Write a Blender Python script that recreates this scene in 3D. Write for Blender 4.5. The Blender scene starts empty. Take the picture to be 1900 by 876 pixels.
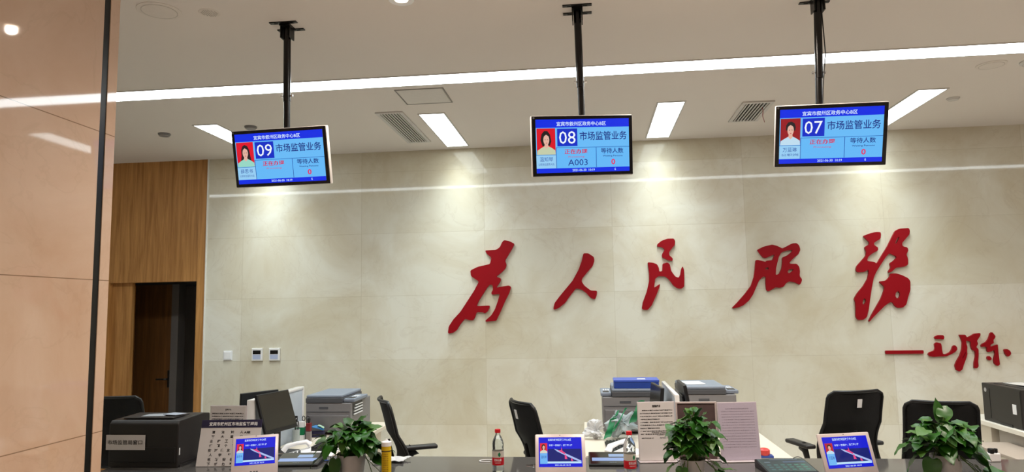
import bpy, bmesh, math, random
from mathutils import Vector, Matrix
import numpy as np
random.seed(7)
SC = bpy.context.scene
COL = SC.collection
PI = math.pi

# ------------------------------------------------------------------ camera
FPX = 1293.9
_Y = np.array([144.0, 133.0, FPX]); _Y /= np.linalg.norm(_Y)
_X = np.array([11950.0, -351.0, -1293.0]); _X -= _X.dot(_Y) * _Y; _X /= np.linalg.norm(_X)
_Z = np.cross(_X, _Y)
if _Z[1] > 0: _Z = -_Z
EYE = np.array([0.0, 0.0, 1.655])
def ray(px, py):
    r = np.array([px - 950, py - 438, FPX]); return np.array([_X @ r, _Y @ r, _Z @ r])
def aty(px, py, y): r = ray(px, py); return Vector(EYE + r * (y / r[1]))
def atz(px, py, z): r = ray(px, py); return Vector(EYE + r * ((z - EYE[2]) / r[2]))
def atx(px, py, x): r = ray(px, py); return Vector(EYE + r * (x / r[0]))
cam = bpy.data.cameras.new('camera'); co = bpy.data.objects.new('camera', cam); COL.objects.link(co)
cam.sensor_width = 36; cam.lens = FPX * 36 / 1900; cam.clip_start = .05
right = Vector((_X[0], _Y[0], _Z[0])); up = Vector((-_X[1], -_Y[1], -_Z[1])); back = Vector((-_X[2], -_Y[2], -_Z[2]))
M = Matrix((right, up, back)).transposed().to_4x4(); M.translation = Vector(EYE)
co.matrix_world = M
SC.camera = co

# ------------------------------------------------------------------ world, exposure, light levels
w = bpy.data.worlds.new('world'); SC.world = w; w.use_nodes = True
w.node_tree.nodes['Background'].inputs[0].default_value = (.9, .95, 1, 1)
w.node_tree.nodes['Background'].inputs[1].default_value = .05
SC.view_settings.view_transform = 'Standard'; SC.view_settings.look = 'None'
SC.view_settings.exposure = 0.0; SC.view_settings.gamma = 1; SC.view_settings.use_curve_mapping = False
E_LINE = 15.0      # linear ceiling light
E_PANEL = 6.5     # panel lights
W_PANEL = 13.0      # watts of each panel's lamp
W_SPOT = 115      # warm downlights
CEIL = 3.2

# ------------------------------------------------------------------ materials
def s2l(c):
    return tuple(((v / 255) / 12.92 if v / 255 <= .04045 else ((v / 255 + .055) / 1.055) ** 2.4) for v in c)
MATS = {}
def mat(name, rgb, rough=.5, metal=0.0, var=.05, scale=30, bump=0.0, trans=0.0, spec=.5, coat=0.0, emit=0.0, ior=1.45):
    if name in MATS: return MATS[name]
    m = bpy.data.materials.new(name); m.use_nodes = True; nt = m.node_tree; b = nt.nodes['Principled BSDF']
    c = s2l(rgb)
    tc = nt.nodes.new('ShaderNodeTexCoord'); nz = nt.nodes.new('ShaderNodeTexNoise'); nz.inputs['Scale'].default_value = scale
    nz.inputs['Detail'].default_value = 4
    nt.links.new(tc.outputs['Object'], nz.inputs['Vector'])
    mx = nt.nodes.new('ShaderNodeMix'); mx.data_type = 'RGBA'
    mx.inputs[6].default_value = tuple(v * (1 - var) for v in c) + (1,)
    mx.inputs[7].default_value = tuple(min(1, v * (1 + var)) for v in c) + (1,)
    nt.links.new(nz.outputs['Fac'], mx.inputs[0]); nt.links.new(mx.outputs[2], b.inputs['Base Color'])
    b.inputs['Roughness'].default_value = rough; b.inputs['Metallic'].default_value = metal
    b.inputs['Specular IOR Level'].default_value = spec; b.inputs['IOR'].default_value = ior
    b.inputs['Transmission Weight'].default_value = trans; b.inputs['Coat Weight'].default_value = coat
    if bump:
        bp = nt.nodes.new('ShaderNodeBump'); bp.inputs['Strength'].default_value = bump; bp.inputs['Distance'].default_value = .002
        nt.links.new(nz.outputs['Fac'], bp.inputs['Height']); nt.links.new(bp.outputs[0], b.inputs['Normal'])
    if emit:
        b.inputs['Emission Color'].default_value = c + (1,); b.inputs['Emission Strength'].default_value = emit
    MATS[name] = m; return m
def glow(rgb, k=1.0):
    """something a lit screen shows: emits its own colour"""
    name = 'screen_%d_%d_%d_%d' % (*rgb, int(k * 10))
    if name in MATS: return MATS[name]
    m = bpy.data.materials.new(name); m.use_nodes = True; nt = m.node_tree; b = nt.nodes['Principled BSDF']
    b.inputs['Base Color'].default_value = (.01, .01, .012, 1); b.inputs['Roughness'].default_value = .25
    b.inputs['Specular IOR Level'].default_value = .3
    b.inputs['Emission Color'].default_value = s2l(rgb) + (1,); b.inputs['Emission Strength'].default_value = k
    MATS[name] = m; return m
def lamp_mat(name, rgb, k):
    m = bpy.data.materials.new(name); m.use_nodes = True; nt = m.node_tree; b = nt.nodes['Principled BSDF']
    b.inputs['Base Color'].default_value = (.8, .8, .8, 1)
    b.inputs['Emission Color'].default_value = s2l(rgb) + (1,); b.inputs['Emission Strength'].default_value = k
    return m

def marble(name, ax, offs, tint1, tint2, vein, rough=.12, joint=(150, 140, 120), spec=.28):
    """polished stone slabs 1.2 x 0.6 m; ax = which world axis runs along the wall"""
    m = bpy.data.materials.new(name); m.use_nodes = True; nt = m.node_tree; N = nt.nodes; L = nt.links; b = N['Principled BSDF']
    g = N.new('ShaderNodeNewGeometry'); sp = N.new('ShaderNodeSeparateXYZ'); L.new(g.outputs['Position'], sp.inputs[0])
    ad = N.new('ShaderNodeMath'); ad.operation = 'ADD'; ad.inputs[1].default_value = offs; L.new(sp.outputs[ax], ad.inputs[0])
    cb = N.new('ShaderNodeCombineXYZ'); L.new(ad.outputs[0], cb.inputs[0]); L.new(sp.outputs[2], cb.inputs[1])
    br = N.new('ShaderNodeTexBrick'); br.offset = 0; br.squash = 1; L.new(cb.outputs[0], br.inputs['Vector'])
    br.inputs['Scale'].default_value = 1; br.inputs['Mortar Size'].default_value = .0022; br.inputs['Mortar Smooth'].default_value = .3
    br.inputs['Brick Width'].default_value = 1.2; br.inputs['Row Height'].default_value = .6
    br.inputs['Color1'].default_value = s2l(tint1) + (1,); br.inputs['Color2'].default_value = s2l(tint2) + (1,)
    br.inputs['Mortar'].default_value = s2l(joint) + (1,)
    n1 = N.new('ShaderNodeTexNoise'); n1.inputs['Scale'].default_value = 1.3; n1.inputs['Detail'].default_value = 7; n1.inputs['Roughness'].default_value = .62
    n1.inputs['Distortion'].default_value = .6
    L.new(g.outputs['Position'], n1.inputs['Vector'])
    r1 = N.new('ShaderNodeValToRGB'); r1.color_ramp.elements[0].position = .38; r1.color_ramp.elements[1].position = .72
    r1.color_ramp.elements[0].color = (1, 1, 1, 1); r1.color_ramp.elements[1].color = s2l(vein) + (1,)
    L.new(n1.outputs['Fac'], r1.inputs[0])
    mu = N.new('ShaderNodeMix'); mu.data_type = 'RGBA'; mu.blend_type = 'MULTIPLY'; mu.inputs[0].default_value = .75
    L.new(br.outputs['Color'], mu.inputs[6]); L.new(r1.outputs[0], mu.inputs[7])
    # thin veins
    n2 = N.new('ShaderNodeTexNoise'); n2.inputs['Scale'].default_value = 2.2; n2.inputs['Detail'].default_value = 6; n2.inputs['Distortion'].default_value = 1.4
    L.new(g.outputs['Position'], n2.inputs['Vector'])
    r2 = N.new('ShaderNodeValToRGB'); e = r2.color_ramp.elements; e[0].position = .485; e[0].color = (0, 0, 0, 1); e[1].position = .5; e[1].color = (1, 1, 1, 1)
    e2 = r2.color_ramp.elements.new(.515); e2.color = (0, 0, 0, 1)
    L.new(n2.outputs['Fac'], r2.inputs[0])
    n3 = N.new('ShaderNodeTexNoise'); n3.inputs['Scale'].default_value = .9; L.new(g.outputs['Position'], n3.inputs['Vector'])
    mm = N.new('ShaderNodeMath'); mm.operation = 'MULTIPLY'; L.new(r2.outputs[0], mm.inputs[0]); L.new(n3.outputs['Fac'], mm.inputs[1])
    mk = N.new('ShaderNodeMath'); mk.operation = 'MULTIPLY'; mk.inputs[1].default_value = .17; L.new(mm.outputs[0], mk.inputs[0])
    mv = N.new('ShaderNodeMix'); mv.data_type = 'RGBA'; L.new(mk.outputs[0], mv.inputs[0]); L.new(mu.outputs[2], mv.inputs[6])
    mv.inputs[7].default_value = s2l((150, 125, 95)) + (1,)
    L.new(mv.outputs[2], b.inputs['Base Color'])
    b.inputs['Roughness'].default_value = rough; b.inputs['Specular IOR Level'].default_value = spec
    return m
def wood(name, c1, c2, rough=.45):
    m = bpy.data.materials.new(name); m.use_nodes = True; nt = m.node_tree; N = nt.nodes; L = nt.links; b = N['Principled BSDF']
    tc = N.new('ShaderNodeTexCoord'); mp = N.new('ShaderNodeMapping'); mp.inputs['Scale'].default_value = (14, 14, .7)
    L.new(tc.outputs['Object'], mp.inputs[0])
    n = N.new('ShaderNodeTexNoise'); n.inputs['Scale'].default_value = 2; n.inputs['Detail'].default_value = 8; n.inputs['Roughness'].default_value = .65; n.inputs['Distortion'].default_value = .5
    L.new(mp.outputs[0], n.inputs['Vector'])
    r = N.new('ShaderNodeValToRGB'); r.color_ramp.elements[0].position = .35; r.color_ramp.elements[1].position = .68
    r.color_ramp.elements[0].color = s2l(c1) + (1,); r.color_ramp.elements[1].color = s2l(c2) + (1,)
    L.new(n.outputs['Fac'], r.inputs[0]); L.new(r.outputs[0], b.inputs['Base Color'])
    b.inputs['Roughness'].default_value = rough
    return m

M_MARBLE = marble('wall_marble', 0, 2.17 + 12, (226, 223, 211), (214, 209, 191), (224, 211, 187), rough=.045, joint=(206, 200, 182))
M_MARBLE_L = marble('side_marble', 1, 12 - 2.588, (216, 190, 170), (212, 184, 162), (228, 208, 190), spec=.45, rough=.04, joint=(150, 126, 104))
M_WOOD = wood('oak_veneer', (158, 108, 56), (204, 150, 88))
M_WOOD_D = wood('walnut_door', (96, 60, 28), (128, 84, 42))
M_CEIL = mat('ceiling_paint', (226, 218, 211), .9, var=.01, scale=3)
M_BLACK = mat('black_plastic', (22, 22, 24), .4)
M_BLACKM = mat('black_metal', (16, 15, 15), .35, metal=.3)
M_DARK = mat('dark_plastic', (44, 42, 42), .45)
M_MESH = mat('black_mesh', (14, 14, 15), .85, scale=160, var=.5, bump=.8)
M_GREY = mat('printer_grey', (126, 123, 124), .5)
M_GREYB = mat('printer_blue_grey', (126, 134, 148), .45)
M_GREYD = mat('printer_dark_grey', (78, 78, 82), .5)
M_WHITE = mat('white_plastic', (240, 240, 242), .4)
M_WHITEG = mat('white_gloss', (232, 230, 228), .15)
M_SILVER = mat('silver', (190, 190, 195), .3, metal=.7)
M_CHROME = mat('chrome', (210, 210, 212), .15, metal=1)
M_RED = mat('red_acrylic', (142, 3, 18), .45, var=.03, spec=.25)
M_ROSE = mat('rose_silver', (204, 190, 188), .35, metal=.1)
M_PAPER = mat('paper', (218, 214, 214), .8, var=.02)
M_PAPER2 = mat('lilac_paper', (180, 170, 186), .8, var=.06, scale=200)
M_INK = mat('ink', (40, 36, 38), .7)
M_INKG = mat('grey_ink', (120, 108, 118), .7)
M_NAVY = mat('navy_print', (38, 34, 66), .5)
M_DESK = mat('pale_desk', (214, 204, 188), .5, var=.03, scale=14)
M_COUNTER = mat('counter_granite', (84, 82, 80), .08, var=.3, scale=120, spec=.6)
M_GLASSB = mat('dark_glass', (14, 15, 16), .08, spec=.6)
M_LEAF = mat('leaf', (38, 88, 20), .34, var=.45, scale=9, spec=.5)
M_LEAF2 = mat('pale_leaf', (66, 108, 34), .4, var=.3, scale=9)
M_STEM = mat('stem', (96, 120, 62), .6)
M_SOIL = mat('soil', (40, 30, 22), .95, bump=1, var=.5, scale=90)
M_POT = mat('white_ceramic', (206, 203, 203), .3)
M_BLUEBOX = mat('blue_card', (36, 66, 150), .45)
M_YEL = mat('yellow_label', (226, 188, 20), .35)
M_GREEN = mat('green_print', (22, 120, 74), .4)
M_TEAL = mat('blue_packet', (30, 110, 170), .4)

# ------------------------------------------------------------------ mesh helpers
class MB:
    def __init__(s): s.bm = bmesh.new()
    def _merge(s, b2, mtx=None):
        if mtx is not None: b2.transform(mtx)
        me = bpy.data.meshes.new('t'); b2.to_mesh(me); b2.free(); s.bm.from_mesh(me); bpy.data.meshes.remove(me); return s
    def box(s, x0, x1, y0, y1, z0, z1, bev=0, seg=2, mtx=None):
        b = bmesh.new(); bmesh.ops.create_cube(b, size=1)
        for v in b.verts:
            v.co = Vector(((x0 + x1) / 2 + v.co.x * (x1 - x0), (y0 + y1) / 2 + v.co.y * (y1 - y0), (z0 + z1) / 2 + v.co.z * (z1 - z0)))
        if bev: bmesh.ops.bevel(b, geom=b.edges[:], offset=bev, segments=seg, affect='EDGES', profile=.5)
        return s._merge(b, mtx)
    def prism(s, pts, y0, y1, bev=0, mtx=None):
        """outline (x,z) extruded from y0 to y1"""
        b = bmesh.new(); vs = [b.verts.new((x, y0, z)) for x, z in pts]; f = b.faces.new(vs)
        r = bmesh.ops.extrude_face_region(b, geom=[f])
        bmesh.ops.translate(b, vec=(0, y1 - y0, 0), verts=[v for v in r['geom'] if isinstance(v, bmesh.types.BMVert)])
        bmesh.ops.recalc_face_normals(b, faces=b.faces[:])
        if bev: bmesh.ops.bevel(b, geom=b.edges[:], offset=bev, segments=2, affect='EDGES', profile=.5)
        return s._merge(b, mtx)
    def prismx(s, pts, x0, x1, bev=0):
        """outline (y,z) extruded along x"""
        return s.prism([(p[0], p[1]) for p in pts], x0, x1, bev, Matrix(((0, 1, 0, 0), (1, 0, 0, 0), (0, 0, 1, 0), (0, 0, 0, 1))))
    def lathe(s, prof, seg=32, cx=0, cy=0, cz=0):
        b = bmesh.new(); rings = []
        for r, z in prof:
            if r < 1e-6: rings.append([b.verts.new((cx, cy, cz + z))])
            else: rings.append([b.verts.new((cx + r * math.cos(2 * PI * i / seg), cy + r * math.sin(2 * PI * i / seg), cz + z)) for i in range(seg)])
        for a, c in zip(rings, rings[1:]):
            for i in range(seg):
                j = (i + 1) % seg
                if len(a) == 1 and len(c) == 1: continue
                if len(a) == 1: b.faces.new((a[0], c[i], c[j]))
                elif len(c) == 1: b.faces.new((a[i], a[j], c[0]))
                else: b.faces.new((a[i], a[j], c[j], c[i]))
        bmesh.ops.recalc_face_normals(b, faces=b.faces[:])
        return s._merge(b)
    def tube(s, pts, r, seg=8, flat=1.0):
        b = bmesh.new(); pts = [Vector(p) for p in pts]; rings = []
        rs = r if isinstance(r, (list, tuple)) else [r] * len(pts)
        prev = None
        for i, p in enumerate(pts):
            t = (pts[min(i + 1, len(pts) - 1)] - pts[max(i - 1, 0)]).normalized()
            if prev is None:
                a = t.cross(Vector((0, 0, 1)));
                if a.length < .1: a = t.cross(Vector((1, 0, 0)))
            else: a = prev - t * prev.dot(t)
            a.normalize(); prev = a; c = t.cross(a)
            rings.append([b.verts.new(p + (a * math.cos(2 * PI * k / seg) + c * math.sin(2 * PI * k / seg) * flat) * rs[i]) for k in range(seg)])
        for q, w_ in zip(rings, rings[1:]):
            for k in range(seg): b.faces.new((q[k], q[(k + 1) % seg], w_[(k + 1) % seg], w_[k]))
        b.faces.new(rings[0]); b.faces.new(rings[-1])
        bmesh.ops.recalc_face_normals(b, faces=b.faces[:])
        return s._merge(b)
    def grid(s, fn, nu, nv, th=0.0):
        """surface fn(u,v), u,v in 0..1, thickened by th"""
        b = bmesh.new()
        V = [[b.verts.new(fn(i / nu, j / nv)) for i in range(nu + 1)] for j in range(nv + 1)]
        for j in range(nv):
            for i in range(nu): b.faces.new((V[j][i], V[j][i + 1], V[j + 1][i + 1], V[j + 1][i]))
        bmesh.ops.recalc_face_normals(b, faces=b.faces[:])
        if th: bmesh.ops.solidify(b, geom=b.faces[:], thickness=th)
        return s._merge(b)
    def flat(s, polys, y):
        for p in polys:
            vs = [s.bm.verts.new((x, y, z)) for x, z in p]; s.bm.faces.new(vs)
        return s
    def build(s, name, m, parent=None, loc=None, rot=None, smooth=False, mtx=None):
        me = bpy.data.meshes.new(name)
        if smooth:
            for f in s.bm.faces: f.smooth = True
        s.bm.to_mesh(me); s.bm.free()
        if smooth == 'auto': pass
        me.materials.append(m)
        o = bpy.data.objects.new(name, me); COL.objects.link(o)
        if parent is not None: o.parent = parent
        if mtx is not None: o.matrix_local = mtx
        if loc is not None: o.location = loc
        if rot is not None: o.rotation_euler = rot
        if smooth: 
            try: me.set_sharp_from_angle(angle=math.radians(40))
            except Exception: pass
        return o
def tag(o, label=None, cat=None, group=None, kind=None):
    if label: o['label'] = label
    if cat: o['category'] = cat
    if group: o['group'] = group
    if kind: o['kind'] = kind
    return o
def thing(name, label, cat, loc=(0, 0, 0), rz=0, group=None):
    o = bpy.data.objects.new(name, None); COL.objects.link(o); o.location = loc; o.rotation_euler = (0, 0, rz)
    o.empty_display_size = .1
    return tag(o, label, cat, group)
def struct(o): o['kind'] = 'structure'; return o
def copy_tree(o, parent=None):
    c = o.copy(); COL.objects.link(c); c.parent = parent
    for ch in [x for x in bpy.data.objects if x.parent == o]: copy_tree(ch, c)
    return c

def text_mesh(s, bold=0.0, res=2):
    cu = bpy.data.curves.new('t', 'FONT'); cu.body = s; cu.resolution_u = res; cu.offset = bold; cu.size = 1
    o = bpy.data.objects.new('t', cu); COL.objects.link(o)
    dg = bpy.context.evaluated_depsgraph_get(); me = bpy.data.meshes.new_from_object(o.evaluated_get(dg))
    bpy.data.objects.remove(o); bpy.data.curves.remove(cu); return me
TCACHE = {}
def put_text(mb, s, x0, x1, z0, z1, y, bold=.0, keep=False, wrap=None):
    """text filling the rectangle x0..x1, z0..z1 in the plane y"""
    k = (s, bold)
    if k not in TCACHE:
        me = text_mesh(s, bold); TCACHE[k] = ([v.co.copy() for v in me.vertices], [tuple(p.vertices) for p in me.polygons])
    vs, fs = TCACHE[k]
    if not vs: return
    ax = min(v.x for v in vs); bx = max(v.x for v in vs); az = min(v.y for v in vs); bz = max(v.y for v in vs)
    sx = (x1 - x0) / max(bx - ax, 1e-6); sz = (z1 - z0) / max(bz - az, 1e-6)
    if keep: sx = sz; x0 = (x0 + x1) / 2 - sx * (bx - ax) / 2
    out = []
    for v in vs:
        x = x0 + (v.x - ax) * sx; z = z0 + (v.y - az) * sz
        if wrap: a = x / wrap; out.append(mb.bm.verts.new((wrap * math.sin(a), -wrap * math.cos(a), z)))
        else: out.append(mb.bm.verts.new((x, y, z)))
    for f in fs:
        try: mb.bm.faces.new([out[i] for i in f])
        except ValueError: pass

# ================================================================== SETTING
struct(MB().box(-6, 8, -7.2, 6.7, -.1, 0).build('floor', mat('floor_tile', (214, 208, 198), .15, var=.08, scale=2)))
struct(MB().box(-6, 8, -7.2, 8.2, CEIL, CEIL + .1).build('ceiling', M_CEIL))
xj = aty(389, 300, 6.5).x       # right edge of the wood surround
struct(MB().box(xj, 8, 6.5, 6.7, 0, CEIL).build('wall_back', M_MARBLE))
struct(MB().box(8, 8.2, -7.2, 6.7, 0, CEIL).build('wall_right', M_MARBLE_L))
struct(MB().box(-6, 8.2, -7.4, -7.2, 0, CEIL).build('wall_front', mat('plaster', (205, 196, 184), .9)))
struct(MB().box(-2.35, -1.95, -7.2, 2.562, 0, CEIL).build('wall_left', M_MARBLE_L))
struct(MB().box(-2.35, -1.953, 2.562, 2.600, 0, CEIL).build('trim_1', M_BLACKM))
struct(MB().box(-2.35, -1.95, 2.600, 2.655, 0, CEIL).build('trim_2', M_MARBLE_L))
struct(MB().box(-6.2, -6, -7.2, 8.2, 0, CEIL).build('wall_far_left', mat('plaster2', (196, 186, 172), .9)))
struct(MB().box(-6, -2.35, 2.4, 2.5, 0, CEIL).build('wall_side_return', mat('plaster3', (196, 186, 172), .9)))
# wood surround of the doorway
zl = 1.985; xl = -4.765; xr = -3.84
struct(MB().box(-6, xr, 6.5, 6.6, zl, CEIL).box(xr + .004, xj - .012, 6.49, 6.6, 0, CEIL).box(-6, xl, 6.5, 6.6, 0, zl).build('wall_wood_panel', M_WOOD))
struct(MB().box(xj - .012, xj, 6.485, 6.6, 0, CEIL, .002).build('trim_3', mat('white_metal_strip', (225, 222, 214), .4)))
struct(MB().box(xl, -4.555, 6.56, 6.6, 0, zl).build('wall_alcove_jamb', M_WOOD))
def xat(px, y): return aty(px, 620, y).x
# corridor behind the opening
DK = mat('corridor_grey', (176, 168, 158), .8)
struct(MB().box(xat(198, 8.1), xr + .3, 8.1, 8.2, 0, zl + .1).build('wall_corridor_back', DK))
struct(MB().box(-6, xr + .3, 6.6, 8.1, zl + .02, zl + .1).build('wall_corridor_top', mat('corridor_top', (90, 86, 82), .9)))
struct(MB().box(xr, xr + .2, 6.7, 8.1, 0, zl).build('wall_corridor_right', DK))
yd = 7.1
d = struct(MB().box(xat(243, yd), xat(319, yd), yd, yd + .045, 0, zl).build('door_1', M_WOOD_D))
MB().box(xat(240.5, yd), xat(250, yd), yd - .02, yd - .003, 0, zl).build('door_stile', M_WOOD, d)
xh = xat(316, yd); zh = aty(318, 703, yd).z
MB().box(xh - .012, xh + .012, yd - .012, yd - .001, zh - .09, zh + .09, .004).tube([(xh, yd - .01, zh), (xh, yd - .05, zh), (xh - .02, yd - .055, zh), (xh - .11, yd - .055, zh)], .009).build('door_handle', mat('dark_bronze', (60, 56, 52), .35, metal=.6), d)
struct(MB().box(xat(320, yd), xat(333, yd), yd - .03, yd + .1, 0, zl).build('trim_4', mat('grey_frame', (112, 106, 102), .6)))

# ================================================================== CEILING
def ceiling_panel(x, first=[]):
    t = thing('panel_light', PANEL_LABELS[x], 'ceiling light', (x, 5.82, CEIL), 0, 'rectangular panel lights recessed by the back wall')
    hw, hl = .098, .55
    MB().box(-hw - .012, hw + .012, -hl - .012, -hl, -.006, .0).box(-hw - .012, hw + .012, hl, hl + .012, -.006, 0).box(-hw - .012, -hw, -hl, hl, -.006, 0).box(hw, hw + .012, -hl, hl, -.006, 0).build('frame', M_CEILF, t)
    MB().box(-hw, hw, -hl, hl, -.004, -.001).build('diffuser', LP, t)
    al = bpy.data.lights.new('lamp', 'AREA'); al.shape = 'RECTANGLE'; al.size = 2 * hw; al.size_y = 2 * hl; al.energy = W_PANEL; al.color = (.86, .97, .96); al.spread = math.radians(98)
    ao = bpy.data.objects.new('lamp', al); COL.objects.link(ao); ao.parent = t; ao.location = (0, 0, -.0045)
M_CEILF = mat('light_frame', (206, 202, 198), .7)
LP = lamp_mat('panel_diffuser', (240, 251, 252), E_PANEL); LL = lamp_mat('strip_diffuser', (238, 248, 252), E_LINE)
PANEL_LABELS = {-3.08: 'white panel light partly hidden by the hanging screen numbered 09',
                -1.195: 'white rectangular panel light beside the slatted vent, left of the hanging screen numbered 08',
                .664: 'white rectangular panel light between the hanging screens numbered 08 and 07',
                2.54: 'longest looking white panel light, ending at the hanging screen numbered 07'}
for x in PANEL_LABELS: ceiling_panel(x)
t = thing('strip_light', 'long continuous white strip light running across the ceiling in front of the poles', 'ceiling light', (1.2, 4.465, CEIL))
MB().box(-6.2, 5.8, -.102, -.092, -.006, 0).box(-6.2, 5.8, .092, .102, -.006, 0).build('frame', M_CEILF, t)
MB().box(-6.2, 5.8, -.092, .092, -.004, -.001).build('diffuser', LL, t)
# warm recessed downlights of the hall
LD = lamp_mat('downlight_glow', (255, 226, 190), 10)
proto = None; k = 0
DL = [(x, 3.26) for x in (-.889, .65, 2.2, 3.75, 5.3)] + [(x, .2) for x in (-.9, 2.2, 5.3)] + [(x, -2.8) for x in (-.9, 2.2, 5.3)]
for x, y in DL:
    t = thing('downlight', 'small round warm downlight glowing at the top picture edge' if k == 0 else
              'small round warm downlight in the hall ceiling, outside the picture', 'ceiling light', (x, y, CEIL), 0, None if k == 0 else 'hall downlights overhead')
    MB().lathe([(.034, -.002), (.062, -.004), (.064, 0), (.034, 0)], 24).build('trim_ring', M_WHITE, t, smooth=True)
    MB().lathe([(0, -.002), (.033, -.002), (.033, -.0005), (0, -.0005)], 24).build('lens', LD, t)
    sl = bpy.data.lights.new('bulb', 'SPOT'); sl.energy = W_SPOT; sl.color = (1, .88, .76); sl.spot_size = math.radians(150); sl.spot_blend = 1; sl.shadow_soft_size = .025
    so = bpy.data.objects.new('bulb', sl); COL.objects.link(so); so.parent = t; so.location = (0, 0, -.02)
    k += 1
# hatch, vents, small discs
t = thing('ceiling_hatch', 'flush white square access hatch in the ceiling above the slatted vent', 'access hatch', (-1.145, 4.82, CEIL))
MB().box(-.163, .163, -.163, .163, -.004, -.0005).build('panel', mat('hatch_paint', (216, 211, 205), .9), t)
MB().box(-.175, .175, -.175, -.168, -.005, 0).box(-.175, .175, .168, .175, -.005, 0).box(-.175, -.168, -.168, .168, -.005, 0).box(.168, .175, -.168, .168, -.005, 0).build('edge_frame', mat('hatch_edge', (150, 146, 140), .8), t)
def vent(x, y0, y1, hw, label):
    hl = (y1 - y0) / 2
    t = thing('ceiling_vent', label, 'air vent', (x, (y0 + y1) / 2, CEIL), 0, None)
    MB().box(-hw, hw, -hl, hl, -.003, -.0005).build('backing', mat('vent_dark', (34, 32, 30), .9), t)
    MB().box(-hw - .03, hw + .03, -hl - .03, -hl, -.012, 0, .002).box(-hw - .03, hw + .03, hl, hl + .03, -.012, 0, .002).box(-hw - .03, -hw, -hl, hl, -.012, 0, .002).box(hw, hw + .03, -hl, hl, -.012, 0, .002).build('frame', M_CEILF, t)
    n = 7
    for i in range(n):
        xx = -hw + (i + .5) * 2 * hw / n
        MB().box(xx - .0048, xx + .0048, -hl, hl, -.011, -.004).build('slat', M_CEILF, t)
vent(-1.51, 5.19, 6.12, .08, 'long slatted air vent beside the panel light, left of the hanging screen numbered 08')
vent(1.33, 5.39, 5.9, .09, 'short slatted air vent with a red ribbon, left of the hanging screen numbered 07')
rp = [(1.385 + .004 * math.sin(i), 5.50 - i * .004, CEIL - .013 - i * .016) for i in range(9)]
tag(MB().tube(rp, .004, 6, .3).build('ribbon', M_RED), 'thin red ribbon hanging from the short ceiling vent', 'ribbon')
def disc(name, label, cat, x, y, r, h, m=M_CEILF):
    t = thing(name, label, cat, (x, y, CEIL))
    MB().lathe([(0, -h), (r * .8, -h), (r, -h * .4), (r, 0), (0, 0)], 40).build('body', m, t, smooth=True)
    MB().lathe([(r * .78, -h - .0005), (r * .82, -h - .001), (r * .82, -h * .9), (r * .78, -h * .9)], 40).build('grille_ring', mat('ring_paint', (196, 188, 180), .9), t)
M_SPK = mat('speaker_white', (222, 214, 206), .9)
disc('ceiling_speaker', 'large round flush speaker in the ceiling at upper left', 'speaker', -2.135, 3.2, .105, .006, M_SPK)
t = thing('sensor_grille', 'small round perforated ceiling grille right of the large round speaker', 'ceiling sensor', (-1.9, 3.26, CEIL))
b_ = MB().lathe([(0, -.003), (.05, -.003), (.054, 0), (0, 0)], 28)
b_.build('body', M_SPK, t)
b_ = MB()
for i in range(-3, 4):
    for j in range(-3, 4):
        if i * i + j * j < 11: b_.box(i * .012 - .003, i * .012 + .003, j * .012 - .003, j * .012 + .003, -.0042, -.0031)
b_.build('perforation', mat('perforation_grey', (180, 172, 164), .9), t)
disc('smoke_detector', 'small grey round detector on the ceiling left of the leftmost panel light', 'detector', -3.57, 5.48, .05, .022, M_GREY)
disc('smoke_detector', 'small grey round detector on the ceiling just above the screen numbered 09', 'detector', -2.75, 5.39, .05, .022, M_GREY)
disc('smoke_detector', 'small white round detector on the ceiling beside the rightmost panel light', 'detector', 2.81, 5.54, .045, .015)
disc('ceiling_speaker', 'pale round flush speaker at the ceiling\'s right, second disc from the picture edge', 'speaker', 2.68, 4.78, .09, .006, M_SPK)
disc('ceiling_speaker', 'grey rimmed round ceiling fitting cut by the right picture edge', 'speaker', 2.93, 4.74, .09, .02)

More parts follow.
